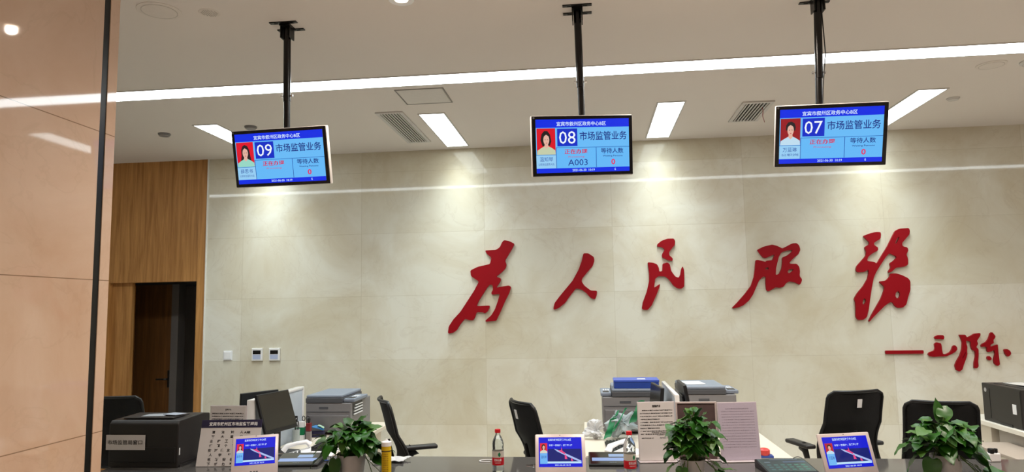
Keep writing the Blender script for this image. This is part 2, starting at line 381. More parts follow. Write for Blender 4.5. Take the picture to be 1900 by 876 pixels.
# ================================================================== HANGING SCREENS
BLUE = (8, 44, 226); LB = (92, 178, 244); LB2 = (150, 205, 242); NAVY = (14, 30, 120); REDT = (214, 20, 60)
def portrait(u0, u1, v0, v1, R, par, y, bg, hair, shirt, style):
    """ID photo: coloured ground, shoulders, hair, face"""
    def P(pts): return [R(u0 + (u1 - u0) * a, v0 + (v1 - v0) * b) for a, b in pts]
    def ell(cx, cy, rx, ry, n=20): return P([(cx + rx * math.cos(2 * PI * i / n), cy + ry * math.sin(2 * PI * i / n)) for i in range(n)])
    p = MB().flat([P([(0, 0), (1, 0), (1, 1), (0, 1)])], y).build('portrait_photo', glow(bg), par)
    yy = y - .0004
    if style == 'long': MB().flat([P([(.28, .3), (.36, .16), (.5, .1), (.66, .16), (.75, .32), (.8, .6), (.84, .8), (.2, .8), (.27, .55)])], yy).build('hair', glow(hair), par)
    elif style == 'bob': MB().flat([P([(.2, .45), (.26, .22), (.4, .1), (.58, .1), (.72, .24), (.78, .5), (.7, .66), (.3, .68)])], yy).build('hair', glow(hair), par)
    else: MB().flat([P([(.27, .44), (.28, .26), (.38, .14), (.55, .12), (.7, .18), (.77, .32), (.74, .46)])], yy).build('hair', glow(hair), par)
    MB().flat([P([(0, 1), (.03, .84), (.25, .74), (.4, .68), (.62, .68), (.78, .74), (.98, .84), (1, 1)])], yy - .0004).build('shirt', glow(shirt), par)
    MB().flat([P([(.42, .6), (.6, .6), (.62, .7), (.51, .78), (.4, .7)]), ell(.51, .44, .16, .2)], yy - .0008).build('face', glow((226, 178, 160)), par)
    MB().flat([P([(.35, .32), (.5, .24), (.67, .32), (.66, .25), (.5, .18), (.36, .25)])], yy - .0012).build('fringe', glow(hair), par)
    MB().flat([ell(.45, .43, .025, .014, 8), ell(.58, .43, .025, .014, 8)], yy - .0012).build('eyes', glow((50, 36, 36)), par)
    MB().flat([ell(.515, .56, .04, .014, 8)], yy - .0012).build('lips', glow((190, 80, 84)), par)
    return p
def hanging(base, c, wh, yaw, tilt, roll, num, label, info):
    t = thing('hanging_screen', label, 'display screen', (base[0], base[1], CEIL), 0, 'numbered screens hanging from the ceiling')
    # ceiling bracket: two slotted strips and a clamp
    for s in (-1, 1):
        b = MB().box(-.075, -.052, s * .05 - .012, s * .05 + .012, -.006, -.0005, .001).box(-.03, .03, s * .05 - .012, s * .05 + .012, -.006, -.0005).box(.052, .075, s * .05 - .012, s * .05 + .012, -.006, -.0005, .001)
        b.box(-.055, -.028, s * .05 - .012, s * .05 - .005, -.006, -.0005).box(-.055, -.028, s * .05 + .005, s * .05 + .012, -.006, -.0005)
        b.box(.028, .055, s * .05 - .012, s * .05 - .005, -.006, -.0005).box(.028, .055, s * .05 + .005, s * .05 + .012, -.006, -.0005)
        b.build('bracket_strip', M_BLACKM, t)
    MB().box(-.028, .028, -.042, .042, -.012, -.001).box(-.027, -.021, -.03, .03, -.075, -.01).box(.021, .027, -.03, .03, -.075, -.01).build('clamp', M_BLACKM, t)
    zb = c[2] + .05 - CEIL; dx = c[0] - base[0]; zm = -.42
    MB().tube([(0, 0, -.01), (dx * .5, 0, zm)], .0192, 20).build('pole', mat('pole_black', (20, 18, 18), .25, metal=.2), t, smooth=True)
    MB().tube([(dx * .5, 0, zm + .06), (dx, 0, zb)], .0168, 20).build('inner_pole', mat('pole_black2', (15, 14, 14), .3, metal=.2), t, smooth=True)
    MB().tube([(dx * .5 - .03, 0, zm + .03), (dx * .5 + .03, 0, zm + .03)], .0035, 8).tube([(dx * .5 - .033, 0, zm + .03), (dx * .5 - .026, 0, zm + .03)], .007, 8).tube([(dx * .5 + .026, 0, zm + .03), (dx * .5 + .033, 0, zm + .03)], .007, 8).build('bolt', M_CHROME, t)
    MB().tube([(.012, -.014, -.06), (.016, -.017, -.3), (dx * .5 + .014, -.016, zm - .02), (dx + .008, -.012, zb + .02)], .003, 6).build('cable', M_BLACK, t)
    # screen body, tilted down towards the hall
    W, Hh = wh
    Rm = np.array
    N = Vector((-math.sin(yaw), math.cos(yaw), 0)); Rr = Vector((math.cos(yaw), math.sin(yaw), 0))
    U = Vector((0, 0, 1)) * math.cos(tilt) - N * math.sin(tilt)
    R2 = Rr * math.cos(roll) + U * math.sin(roll); U2 = U * math.cos(roll) - Rr * math.sin(roll); N2 = U2.cross(R2)
    mt = Matrix((R2, N2, U2)).transposed().to_4x4(); mt.translation = Vector(c) - Vector((base[0], base[1], CEIL))
    MB().box(-W / 2, W / 2, .004, .032, -Hh / 2, Hh / 2, .006).build('casing', mat('screen_rim', (206, 200, 196), .35, metal=.2), t, mtx=mt, smooth=True)
    MB().box(-W * .3, W * .3, .032, .05, -Hh * .3, Hh * .3, .006).box(-.05, .05, .05, .066, -.05, .05).build('rear_housing', M_BLACK, t, mtx=mt)
    MB().box(-W / 2 + .003, W / 2 - .003, -.001, .004, -Hh / 2 + .003, Hh / 2 - .003, .002).build('bezel', mat('screen_bezel', (12, 11, 16), .25), t, mtx=mt)
    sw, sh = W - .042, Hh - .038
    def R(u, v): return (-sw / 2 + u * sw, sh / 2 - v * sh)
    s = MB().flat([[R(0, 0), R(1, 0), R(1, 1), R(0, 1)]], -.0015).build('screen', glow((100, 184, 246)), t, mtx=mt)
    def rect(nm, u0, u1, v0, v1, col, y): MB().flat([[R(u0, v0), R(u1, v0), R(u1, v1), R(u0, v1)]], y).build(nm, glow(col), s)
    rect('header_bar', 0, 1, 0, .155, BLUE, -.002); rect('footer_bar', 0, 1, .915, 1, BLUE, -.002)
    rect('content_panel', .215, .985, .165, .52, (104, 186, 246), -.0018)
    rect('name_panel', .0, .208, .668, .912, (150, 205, 242), -.002)
    portrait(.008, .205, .165, .655, R, s, -.002, *info['photo'])
    rect('number_box', .225, .44, .175, .505, (10, 44, 196), -.002)
    ln = MB()
    for u0, u1, v0, v1 in ((.208, 1, .528, .536), (.208, .214, .53, .912), (.636, .642, .53, .912), (0, .21, .658, .665)): ln.flat([[R(u0, v0), R(u1, v0), R(u1, v1), R(u0, v1)]], -.0022)
    ln.build('divider_lines', glow((24, 84, 170)), s)
    def T(nm, items, col, y=-.0026):
        b = MB()
        for it in items:
            st, u0, u1, v0, v1 = it[:5]; bold = it[5] if len(it) > 5 else .0
            a = R(u0, v1); c_ = R(u1, v0); put_text(b, st, a[0], c_[0], a[1], c_[1], y, bold)
        return b.build(nm, glow(col), s)
    T('heading_lettering', [('宜宾市叙州区政务中心B区', .22, .75, .045, .128, .012)], (216, 236, 255))
    T('number_lettering', [(num, .245, .42, .225, .46, .0)], (240, 248, 255))
    T('service_lettering', [('市场监管业务', .465, .975, .235, .4, .012)], (18, 44, 130))
    T('status_lettering', [('正在办理', .30, .545, .56, .655, .018), ('Processing', .34, .51, .69, .73, .0)], (206, 24, 66))
    T('waiting_lettering', [('等待人数', .69, .935, .555, .655, .012), ('Waiting Persons', .71, .925, .685, .725, .01)], (20, 50, 130))
    T('waiting_number', [('0', .80, .845, .76, .87, .03)], (216, 60, 110))
    T('name_lettering', [(info['name'], .035, .175, .70, .785, .0), (info['post'], .02, .19, .815, .86, 0)] , (28, 70, 160))
    T('clock_lettering', [('2021-06-30  10:19', .38, .62, .935, .98, .02), ('6', .835, .85, .93, .98, .02)], (190, 220, 255))
    if info.get('ticket'): T('ticket_lettering', [(info['ticket'], .335, .545, .755, .87, .0)], (16, 46, 136))
    MB().flat([[(-W / 2 + .012 + .005 * math.cos(a), Hh / 2 - .011 + .005 * math.sin(a)) for a in [2 * PI * i / 12 for i in range(12)]]], -.0016).build('maker_badge', mat('badge_grey', (120, 120, 124), .4), t, mtx=mt)
    return t
hanging((-1.58, 3.48), (-1.572, 3.40, 2.459), (.544, .292 + .006), -.116, .229, -.015, '09', 'hanging screen numbered 09 on a black pole at left', dict(photo=((222, 20, 44), (42, 30, 34), (150, 214, 196), 'long'), name='薛思书', post='公职岗位服务大队'))
hanging((-.019, 3.50), (-.009, 3.40, 2.452), (.515, .299), .269, .174, .041, '08', 'hanging screen numbered 08 with ticket A003 on a black pole in the middle', dict(photo=((216, 18, 38), (34, 28, 28), (196, 204, 170), 'bob'), name='温知琴', post='公职岗位服务大队', ticket='A003'))
hanging((1.195, 3.55), (1.163, 3.40, 2.450), (.478 + .02, .297), -.15, .30, -.045, '07', 'hanging screen numbered 07 on a black pole at right', dict(photo=((150, 26, 34), (40, 34, 36), (190, 220, 238), 'tied'), name='万蓝琳', post='公职岗'))

# ================================================================== WALL CALLIGRAPHY
def glyph(name, label, group, loops, org, sc, th=.022):
    cu = bpy.data.curves.new('g', 'CURVE'); cu.dimensions = '2D'; cu.fill_mode = 'BOTH'; cu.extrude = th / 2
    for lp in loops:
        pts = []
        n = len(lp)
        for i in range(n):      # round the corners a little
            a = Vector(lp[i]); b = Vector(lp[(i + 1) % n]); k_ = min(.2, 7 / max((b - a).length, 1)); pts += [a.lerp(b, k_), a.lerp(b, 1 - k_)]
        w3 = [aty(org[0] + p.x / sc, org[1] + p.y / sc, 6.5 - .004 - th) for p in pts]
        sp = cu.splines.new('POLY'); sp.points.add(len(w3) - 1); sp.use_cyclic_u = True
        for q, p in zip(sp.points, w3): q.co = (p.x, p.z, 0, 1)
    o = bpy.data.objects.new('g', cu); COL.objects.link(o)
    dg = bpy.context.evaluated_depsgraph_get(); me = bpy.data.meshes.new_from_object(o.evaluated_get(dg))
    bpy.data.objects.remove(o); bpy.data.curves.remove(cu)
    cx = sum(v.co.x for v in me.vertices) / len(me.vertices); cz = sum(v.co.y for v in me.vertices) / len(me.vertices)
    for v in me.vertices: v.co = Vector((v.co.x - cx, -v.co.z, v.co.y - cz))
    me.materials.clear(); me.materials.append(M_RED)
    ob = bpy.data.objects.new(name, me); COL.objects.link(ob); ob.location = (cx, 6.5 - .0005 - th / 2, cz)
    tag(ob, label, 'wall character', group)
G1 = 'large red calligraphy characters on the marble wall'; G2 = 'small red signature characters under the slogan'
A = (820, 430); B = (1180, 430); C_ = (1560, 410); D_ = (1630, 600)
glyph('calligraphy_character', 'large red calligraphy character, leftmost and tallest of the slogan on the marble wall', G1, [[(505,68),(545,75),(590,98),(575,130),(545,180),(512,235),(525,270),(515,300),(480,335),(440,365),(480,380),(475,405),(440,455),(490,445),(545,437),(562,450),(545,500),(510,570),(480,640),(440,725),(355,732),(352,722),(400,680),(430,630),(455,560),(470,505),(405,512),(400,495),(415,470),(410,432),(385,430),(350,480),(300,560),(280,605),(385,600),(388,612),(370,650),(345,665),(335,655),(280,655),(270,690),(255,720),(225,720),(185,708),(150,750),(120,800),(90,822),(55,828),(47,820),(55,770),(90,715),(150,650),(215,550),(260,480),(300,405),(235,360),(230,315),(290,285),(390,262),(402,212),(360,175),(350,152),(440,147),(470,125),(490,82)]], A, 4.38)
glyph('calligraphy_character', 'large red calligraphy character of two simple strokes, second from left on the marble wall', G1, [[(1150,175),(1190,175),(1235,205),(1240,235),(1225,280),(1180,330),(1140,380),(1135,405),(1160,440),(1210,478),(1262,480),(1258,520),(1245,550),(1210,540),(1170,495),(1130,468),(1090,460),(1050,510),(1000,580),(950,620),(912,635),(905,625),(915,580),(960,520),(1010,460),(1060,400),(1110,310),(1135,240)]], A, 4.38)
glyph('calligraphy_character', 'large red calligraphy character with a detached top stroke, middle one on the marble wall', G1, [[(215,150),(218,125),(260,92),(320,70),(385,68),(400,95),(395,135),(365,170),(335,210),(340,240),(375,270),(372,298),(330,290),(265,260),(265,230),(295,180),(260,155)],
 [(120,310),(175,315),(215,330),(235,370),(238,405),(268,400),(272,325),(320,312),(345,330),(360,400),(400,455),(435,468),(450,440),(460,380),(475,350),(490,390),(492,500),(490,560),(460,580),(420,575),(380,545),(340,490),(300,455),(230,450),(195,480),(185,570),(245,530),(240,560),(210,640),(160,750),(120,795),(80,795),(60,780),(70,720),(110,610),(135,500),(135,420),(125,350)]], B, 5.475)
glyph('calligraphy_character', 'large red calligraphy character with a long left tail, fourth from left on the marble wall', G1, [[(1232,185),(1300,150),(1385,130),(1440,145),(1490,170),(1540,145),(1590,118),(1635,115),(1660,140),(1672,185),(1650,230),(1600,270),(1560,315),(1570,325),(1635,325),(1660,355),(1668,400),(1665,450),(1690,485),(1680,520),(1665,540),(1620,515),(1560,505),(1530,520),(1500,560),(1460,570),(1420,565),(1380,590),(1345,608),(1325,590),(1320,520),(1320,455),(1285,460),(1250,500),(1220,570),(1190,640),(1150,700),(1090,750),(1040,770),(985,780),(980,772),(1040,710),(1110,630),(1170,550),(1200,460),(1210,380),(1218,290),(1235,285),(1320,305),(1325,295),(1388,288),(1400,260),(1410,232),(1370,245),(1320,268),(1290,260),(1260,225)],
 [(1590,185),(1540,190),(1480,210),(1455,250),(1440,310),(1425,370),(1422,440),(1455,430),(1480,380),(1488,320),(1488,262),(1540,240),(1585,205)], [(1310,380),(1330,360),(1350,365),(1345,385)], [(1540,410),(1555,380),(1605,380),(1590,400),(1560,425)]], B, 5.475)
glyph('calligraphy_character', 'large red calligraphy character, rightmost of the slogan, above the small signature', G1, [[(183,122),(240,100),(290,88),(325,90),(330,110),(325,145),(290,165),(270,180),(275,197),(305,215),(305,240),(265,260),(225,290),(215,325),(275,332),(290,345),(300,340),(330,290),(380,210),(420,130),(445,80),(480,62),(555,57),(565,80),(560,110),(525,150),(500,180),(505,205),(545,215),(552,240),(535,270),(550,310),(550,355),(520,372),(450,380),(420,410),(392,422),(388,410),(410,380),(400,345),(430,325),(455,300),(450,285),(420,272),(395,263),(370,290),(330,350),(290,415),(270,460),(255,540),(240,640),(230,720),(215,780),(185,805),(140,805),(125,780),(125,710),(122,660),(110,635),(135,590),(185,530),(220,470),(230,420),(225,395),(190,415),(140,418),(125,400),(130,370),(165,330),(205,285),(212,250),(198,225),(200,208),(230,195),(235,172),(210,150)],
 [(445,180),(455,150),(475,125),(478,138),(465,165),(450,190)], [(180,650),(190,630),(205,635),(205,660),(190,682),(180,675)],
 [(315,492),(370,485),(400,455),(405,428),(450,425),(500,440),(550,465),(568,490),(568,560),(550,620),(535,680),(505,705),(465,708),(440,690),(425,662),(400,662),(360,690),(310,740),(260,790),(235,820),(228,815),(250,770),(290,700),(330,630),(355,560),(358,535),(330,510)], [(445,610),(450,580),(470,570),(485,590),(480,620),(460,632)]], C_, 4.38)
glyph('signature_dash', 'red horizontal dash in front of the small signature on the marble wall', G2, [[(95,358),(592,352),(595,398),(98,402)]], D_, 7.037, .02)
glyph('signature_character', 'small red signature character right after the dash, with a dot above it', G2, [[(735,180),(780,155),(850,155),(865,180),(855,212),(800,205),(745,205)], [(735,270),(765,248),(820,262),(830,300),(835,350),(845,400),(880,405),(930,385),(960,350),(975,300),(1000,285),(1030,310),(1035,345),(1000,380),(950,405),(900,430),(840,435),(780,435),(720,440),(670,430),(652,405),(670,380),(730,360),(745,330)]], D_, 7.037, .02)
glyph('signature_character', 'small red signature character with two long legs, middle one of three', G2, [[(1058,150),(1140,150),(1160,185),(1200,170),(1260,135),(1335,128),(1335,160),(1290,230),(1305,270),(1280,310),(1310,340),(1312,420),(1305,500),(1312,560),(1295,588),(1255,590),(1255,520),(1275,430),(1270,365),(1225,345),(1212,300),(1210,240),(1145,225),(1150,260),(1165,310),(1160,370),(1165,400),(1150,460),(1120,540),(1100,605),(1060,632),(1020,610),(1003,550),(1030,490),(1070,420),(1095,340),(1100,250),(1080,190)], [(1100,460),(1112,430),(1140,375),(1146,384),(1122,425),(1106,462)]], D_, 7.037, .02)
glyph('signature_character', 'small red signature character with separate dots, rightmost on the marble wall', G2, [[(1345,290),(1360,270),(1410,245),(1445,200),(1465,130),(1490,115),(1510,140),(1532,165),(1528,190),(1505,215),(1510,260),(1470,280),(1465,305),(1500,300),(1562,275),(1570,370),(1590,540),(1560,560),(1520,530),(1510,480),(1530,400),(1515,345),(1480,370),(1425,375),(1420,310),(1380,305),(1350,310)],
 [(1425,440),(1450,425),(1480,450),(1482,475),(1455,485),(1428,475)], [(1645,345),(1680,335),(1720,355),(1738,390),(1725,420),(1690,440),(1660,400)]], D_, 7.037, .02)

# wall controls
t = thing('wall_switch', 'plain white square switch plate on the marble wall beside the wood trim', 'wall switch', (-3.496, 6.5, 1.256))
MB().box(-.045, .045, -.010, -.0005, -.045, .045, .003).build('plate', M_WHITE, t); MB().box(-.036, .036, -.014, -.010, -.036, .036, .002).build('rocker', M_WHITE, t)
for i, x in enumerate((-3.196, -3.022)):
    t = thing('thermostat', ('white thermostat with a dark display, the left one of the pair', 'white thermostat with a dark display, the right one of the pair')[i], 'thermostat', (x, 6.5, 1.263), 0, 'pair of thermostats on the marble wall')
    MB().box(-.055, .055, -.016, -.0005, -.06, .06, .004).build('body', M_WHITEG, t)
    MB().box(-.042, .036, -.0175, -.016, .004, .04).build('display', M_GLASSB, t)
    MB().box(-.042, .036, -.0175, -.016, -.045, -.002).build('button_panel', mat('pale_blue_panel', (176, 186, 214), .4), t)

# ================================================================== COUNTER AND DESKS
CT = .78
t = thing('service_counter', 'long dark polished stone service counter across the bottom of the picture', 'counter', (1, 3.7, 0))
MB().box(-3.8, 5.2, -.6, .54, CT - .04, CT, .003).build('countertop', M_COUNTER, t)
MB().box(-3.75, 5.15, -.5, -.45, 0, CT - .04).build('front_panel', M_MARBLE, t)
for x in (-3.5, -1.8, 0, 1.8, 3.6, 5.0): MB().box(x, x + .04, -.45, .4, 0, CT - .04).build('support_panel', M_DARK, t)
def desk(x0, x1, label, y0=4.26, y1=5.9, h=.72):
    t = thing('office_desk', label, 'desk', ((x0 + x1) / 2, (y0 + y1) / 2, 0)); a = (x1 - x0) / 2; b = (y1 - y0) / 2
    MB().box(-a, a, -b, b, h - .028, h, .002).build('desktop', M_DESK, t)
    MB().box(-a + .2, -a + .22, -b + .03, b - .03, 0, h - .028).build('side_panel', M_DESK, t)
    MB().box(a - .1, a - .08, -b + .03, b - .03, 0, h - .028).build('side_panel', M_DESK, t)
    MB().box(-a + .22, a - .1, b - .06, b - .04, .2, h - .028).build('back_panel', M_DESK, t)
    return t
desk(-2.8, -2.27, 'pale desk at left behind the white divider and black monitor')
desk(-2.2, -1.70, 'pale desk at left carrying the screen-side monitor and grey copier')
desk(-.07, .505, 'pale desk in the middle carrying the telephone, plastic bags and blue-topped copier')
desk(.535, 1.21, 'pale desk whose corner shows right of the lilac notice')
def divider(x, label, y0=4.46, y1=5.27, z1=1.09, hw=.014):
    t = thing('desk_divider', label, 'desk divider', (x, (y0 + y1) / 2, 0), 0, 'upright desk dividers'); b = (y1 - y0) / 2
    MB().box(-hw + .008, hw - .008, -b + .012, b - .012, .3, z1 - .012).build('infill', mat('divider_grey', (196, 204, 214), .4), t)
    pts = []
    MB().box(-hw, hw, -b, -b + .02, .0, z1, .006).box(-hw, hw, b - .02, b, 0, z1, .006).box(-hw, hw, -b + .01, b - .01, z1 - .02, z1, .006).build('frame', M_WHITEG, t, smooth=True)
divider(-2.235, 'white upright desk divider between the two black monitors at left', hw=.028)
divider(.52, 'white framed upright desk divider behind the notices in the middle', z1=1.112)

# ---------------------------------------------------------------- monitors on desks
def monitor(loc, rz, W, Hh, zb, lean, label, rim=M_BLACK):
    """screen faces local -y"""
    t = thing('desktop_monitor', label, 'computer monitor', loc, rz, 'black desktop monitors')
    mt = Matrix.Translation((0, 0, zb)) @ Matrix.Rotation(-lean, 4, 'X')
    MB().box(-W / 2, W / 2, 0, .022, 0, Hh, .004).build('casing', rim, t, mtx=mt)
    MB().box(-W / 2 + .008, W / 2 - .008, -.0012, 0, .025, Hh - .008).build('screen', mat('monitor_off', (40, 38, 32), .22, spec=.6), t, mtx=mt)
    MB().box(-W * .28, W * .28, .022, .036, Hh * .2, Hh * .75, .008).build('rear_housing', M_BLACK, t, mtx=mt)
    MB().box(-.03, .03, .036, .05, .012, zb + Hh * .2, .003).build('stand_neck', M_DARK, t)
    MB().box(-.1, .1, -.07, .09, 0, .012, .004).build('stand_base', M_DARK, t)
    return t
monitor((-2.075, 4.60, .72), 1.362, .34, .267, .149, .315, 'black monitor with its dark screen showing, tilted back, on the left desk')
monitor((-2.5, 5.1, .72), 1.01 - PI, .31, .25, .105, .05, 'black monitor seen behind the white divider at far left')
monitor((.40, 4.86, .72), -PI / 2 + .1, .36, .29, .12, .10, 'black monitor seen edge-on right of the blue box')
monitor((.655, 4.86, .72), PI / 2 - .0, .36, .30, .13, .16, 'black monitor seen edge-on right of the middle white divider')

# ---------------------------------------------------------------- multifunction copiers
def copier(x0, y0, W, D, H, side, label):
    """front faces -y, control wing on side (+1 right, -1 left)"""
    t = thing('copier', label, 'copier', (x0, y0, .72), 0, 'grey desktop copiers by the back wall')
    wing = .07
    bx0, bx1 = (0, W - wing) if side > 0 else (wing, W)
    MB().box(0, W, 0, D, .02, H - .06, .006).build('body', M_GREY, t)
    MB().box(.02, .05, .02, .05, 0, .02).box(W - .05, W - .02, .02, .05, 0, .02).box(.02, .05, D - .05, D - .02, 0, .02).box(W - .05, W - .02, D - .05, D - .02, 0, .02).build('foot', M_BLACK, t)
    MB().box(bx0, bx1, -.005, D - .01, H - .058, H - .022, .004).build('scanner_bed', M_GREYD, t)
    MB().box(bx0 + .003, bx1 - .003, 0, D - .012, H - .022, H, .008).build('scanner_lid', M_GREYB, t)
    cx0, cx1 = (W - wing + .002, W + .022) if side > 0 else (-.012, wing - .002)
    cp = MB().box(cx0, cx1, .02, D * .72, H - .056, H - .03, .006).build('control_panel', M_GREYB, t)
    MB().box(cx0 + .018, cx1 - .018, .05, .13, H - .0305, H - .028).build('display', M_DARK, cp)
    kb = MB()
    for i in range(3):
        for j in range(4): kb.box(cx0 + .02 + i * .018, cx0 + .03 + i * .018, .16 + j * .022, .172 + j * .022, H - .031, H - .027)
    kb.build('keypad', M_WHITE, cp)
    MB().box(W * .3, W * .5, -.002, .01, H - .105, H - .088).build('tray_grip', M_GREYD, t)
    MB().box(.01, W - .01, -.003, .01, H - .128, H - .124).build('seam', M_GREYD, t)
    MB().box(.015, W - .015, -.014, .02, .03, H - .15, .006).build('paper_tray', mat('tray_grey', (114, 111, 112), .5), t)
    if side > 0: 
        sp = MB().box(W, W + .003, .04, D * .55, H - .16, H - .07).build('output_recess', M_BLACK, t)
        st = MB()
        for i in range(4): st.box(W + .003, W + .012, .05 + i * .01, D * .52, H - .155 + i * .022, H - .148 + i * .022)
        st.build('output_louvres', M_WHITE, t)
    return t
copier(-2.2, 5.28, .36, .48, .30, 1, 'grey copier at left, behind the leftmost pothos plant')
copier(.075, 5.33, .42, .48, .33, -1, 'grey copier in the middle with the blue box on its lid')
copier(.66, 5.33, .385, .48, .345, 1, 'grey copier with papers on its lid, behind the brown picture frame')
t = thing('flat_box', 'blue flat cardboard box lying on the middle copier', 'box', (.33, 5.445, 1.051))
MB().box(-.165, .165, -.1, .1, 0, .05, .002).build('box_body', M_BLUEBOX, t)
MB().box(-.168, .168, -.103, .103, .046, .062, .002).build('box_lid', mat('blue_lid', (58, 84, 178), .35), t)
MB().box(.01, .07, -.06, -.0, .0622, .0635).build('paper_label', M_WHITE, t)
for i, (x, y, rz) in enumerate(((.77, 5.55, .1),)):
    tag(MB().box(-.07, .07, -.1, .1, 0, .004).build('paper_sheet', M_WHITE, None, (x, y, 1.0665), (0, 0, rz)), 'white papers lying on the right-hand copier lid', 'paper')

# ---------------------------------------------------------------- laser printers
def laser(loc, rz, W, D, H, label, side=False):
    t = thing('laser_printer', label, 'printer', loc, rz, None)
    MB().prismx([(0, 0), (D, 0), (D, H * .96), (D * .8, H), (D * .06, H), (0, H)] if side else [(0, 0), (D, 0), (D, H * .96), (D * .8, H), (D * .06, H * .97), (0, H * .9)], -W / 2, W / 2, .006).build('body', mat('printer_black', (36, 33, 32), .42), t)
    MB().box(-W * .36, W * .36, D * .12, D * .62, H * .985, H + .004, .003).build('output_tray', M_DARK, t)
    if side: MB().box(-.03, .12, -.004, .004, .0, .018).build('grip_recess', M_BLACK, t)
    else: MB().box(-W / 2 + .012, W / 2 - .012, -.006, .004, .03, H * .42, .004).build('paper_tray', mat('printer_black2', (28, 26, 26), .45), t)
    return t
lp = laser((-2.60, 3.89, CT), 0, .43, .34, .275, 'black laser printer at far left with a paper label on its front')
MB().box(.212, .2165, .03, .31, .02, .025).box(.206, .222, .02, .33, .0, .012).build('side_seam', M_DARK, lp)
MB().box(.2151, .2175, .012, .02, .07, .11).build('status_sticker', M_WHITE, lp)
a = aty(198, 807, 3.883); b = aty(269, 835, 3.883)
pl = MB().box(a.x + 2.60, b.x + 2.60, -.0105, -.0075, b.z - CT, a.z - CT).build('paper_label', M_PAPER, lp)
tb = MB(); put_text(tb, '市场监管局窗口', a.x + 2.61, b.x + 2.585, (a.z + b.z) / 2 - CT - .012, (a.z + b.z) / 2 - CT + .014, -.0115, .01); tb.build('lettering', M_INK, pl)
tag(MB().box(-.06, .07, -.05, .05, 0, .003).build('paper_sheet', mat('grey_paper', (150, 156, 164), .7), None, (-2.60, 4.0, CT + .2805), (0, 0, .12)), 'printed sheet resting on the far left black printer', 'paper')
tag(MB().box(-.05, .05, -.04, .04, 0, .003).build('paper_sheet', mat('grey_paper2', (170, 180, 196), .6), None, (-2.49, 4.02, CT + .2845), (0, 0, -.3)), 'bluish sheet resting on the far left black printer, right of another', 'paper')
rp_ = laser((3.02, 5.65, .7355), -PI / 2, .50, .43, .285, 'black laser printer at the right picture edge with loose papers on top', True)
# side facing the aisle: badge, sticker, seam
MB().lathe([(0, 0), (.016, 0), (.016, .002), (0, .002)], 24).build('round_badge', M_SILVER, rp_, mtx=Matrix.Translation((-.20, -.0002, .235)) @ Matrix.Rotation(PI / 2, 4, 'X'))
MB().box(.14, .185, -.003, -.0005, .10, .17).build('sticker', M_WHITE, rp_)
MB().box(-.15, -.146, -.002, -.0002, .03, .25).box(.235, .24, -.002, -.0002, .01, .27).build('side_seam', M_BLACK, rp_)
for i, (dx, dy, r) in enumerate(((.03, .06, .1), (.1, -.05, -.2), (.02, -.1, .35))):
    tag(MB().box(-.07, .07, -.09, .09, 0, .003).build('paper_sheet', M_WHITEG, None, (3.17 + dx, 5.65 + dy, 1.0265 + i * .0035), (0, 0, r)), ('bottom', 'middle', 'topmost')[i] + ' loose white sheet on the right-hand black printer', 'paper', 'sheets on the right-hand printer')
t = thing('office_desk', 'pale desk with a shelf at the right picture edge under the black printer', 'desk', (3.37, 5.3, 0))
MB().box(-.38, .6, -1.0, .9, .70, .7345, .003).build('desktop', mat('desk_edge', (232, 226, 214), .5), t)
MB().box(-.33, -.31, -.95, .45, .45, .70).build('modesty_panel', mat('desk_panel_grey', (168, 160, 152), .5), t)
MB().box(-.36, .2, .5, .86, 0, .70).build('end_cabinet', M_DESK, t)
MB().box(.5, .53, -.95, .85, 0, .7).build('side_panel', M_DESK, t)
t = thing('drawer_pedestal', 'low white drawer unit with a brown edge in front of the right-hand desk', 'drawer unit', (2.93, 5.2, 0))
MB().box(-.17, .08, -.34, .4, .02, .60, .003).build('body', M_DESK, t)
MB().box(-.18, .09, -.35, .41, .60, .62, .003).build('top', mat('pedestal_top', (172, 158, 146), .5), t)
MB().box(-.18, -.171, -.35, -.31, .05, .60).box(-.15, .06, -.352, -.342, .57, .60).build('brown_edge', mat('brown_edge', (92, 72, 66), .5), t)
for z in (.08, .25, .42):
    dr = MB().box(-.182, -.171, -.3, .36, z, z + .15, .002).build('drawer', M_WHITE, t)
    MB().box(-.19, -.183, -.05, .1, z + .11, z + .12).build('handle', M_GREYD, dr)

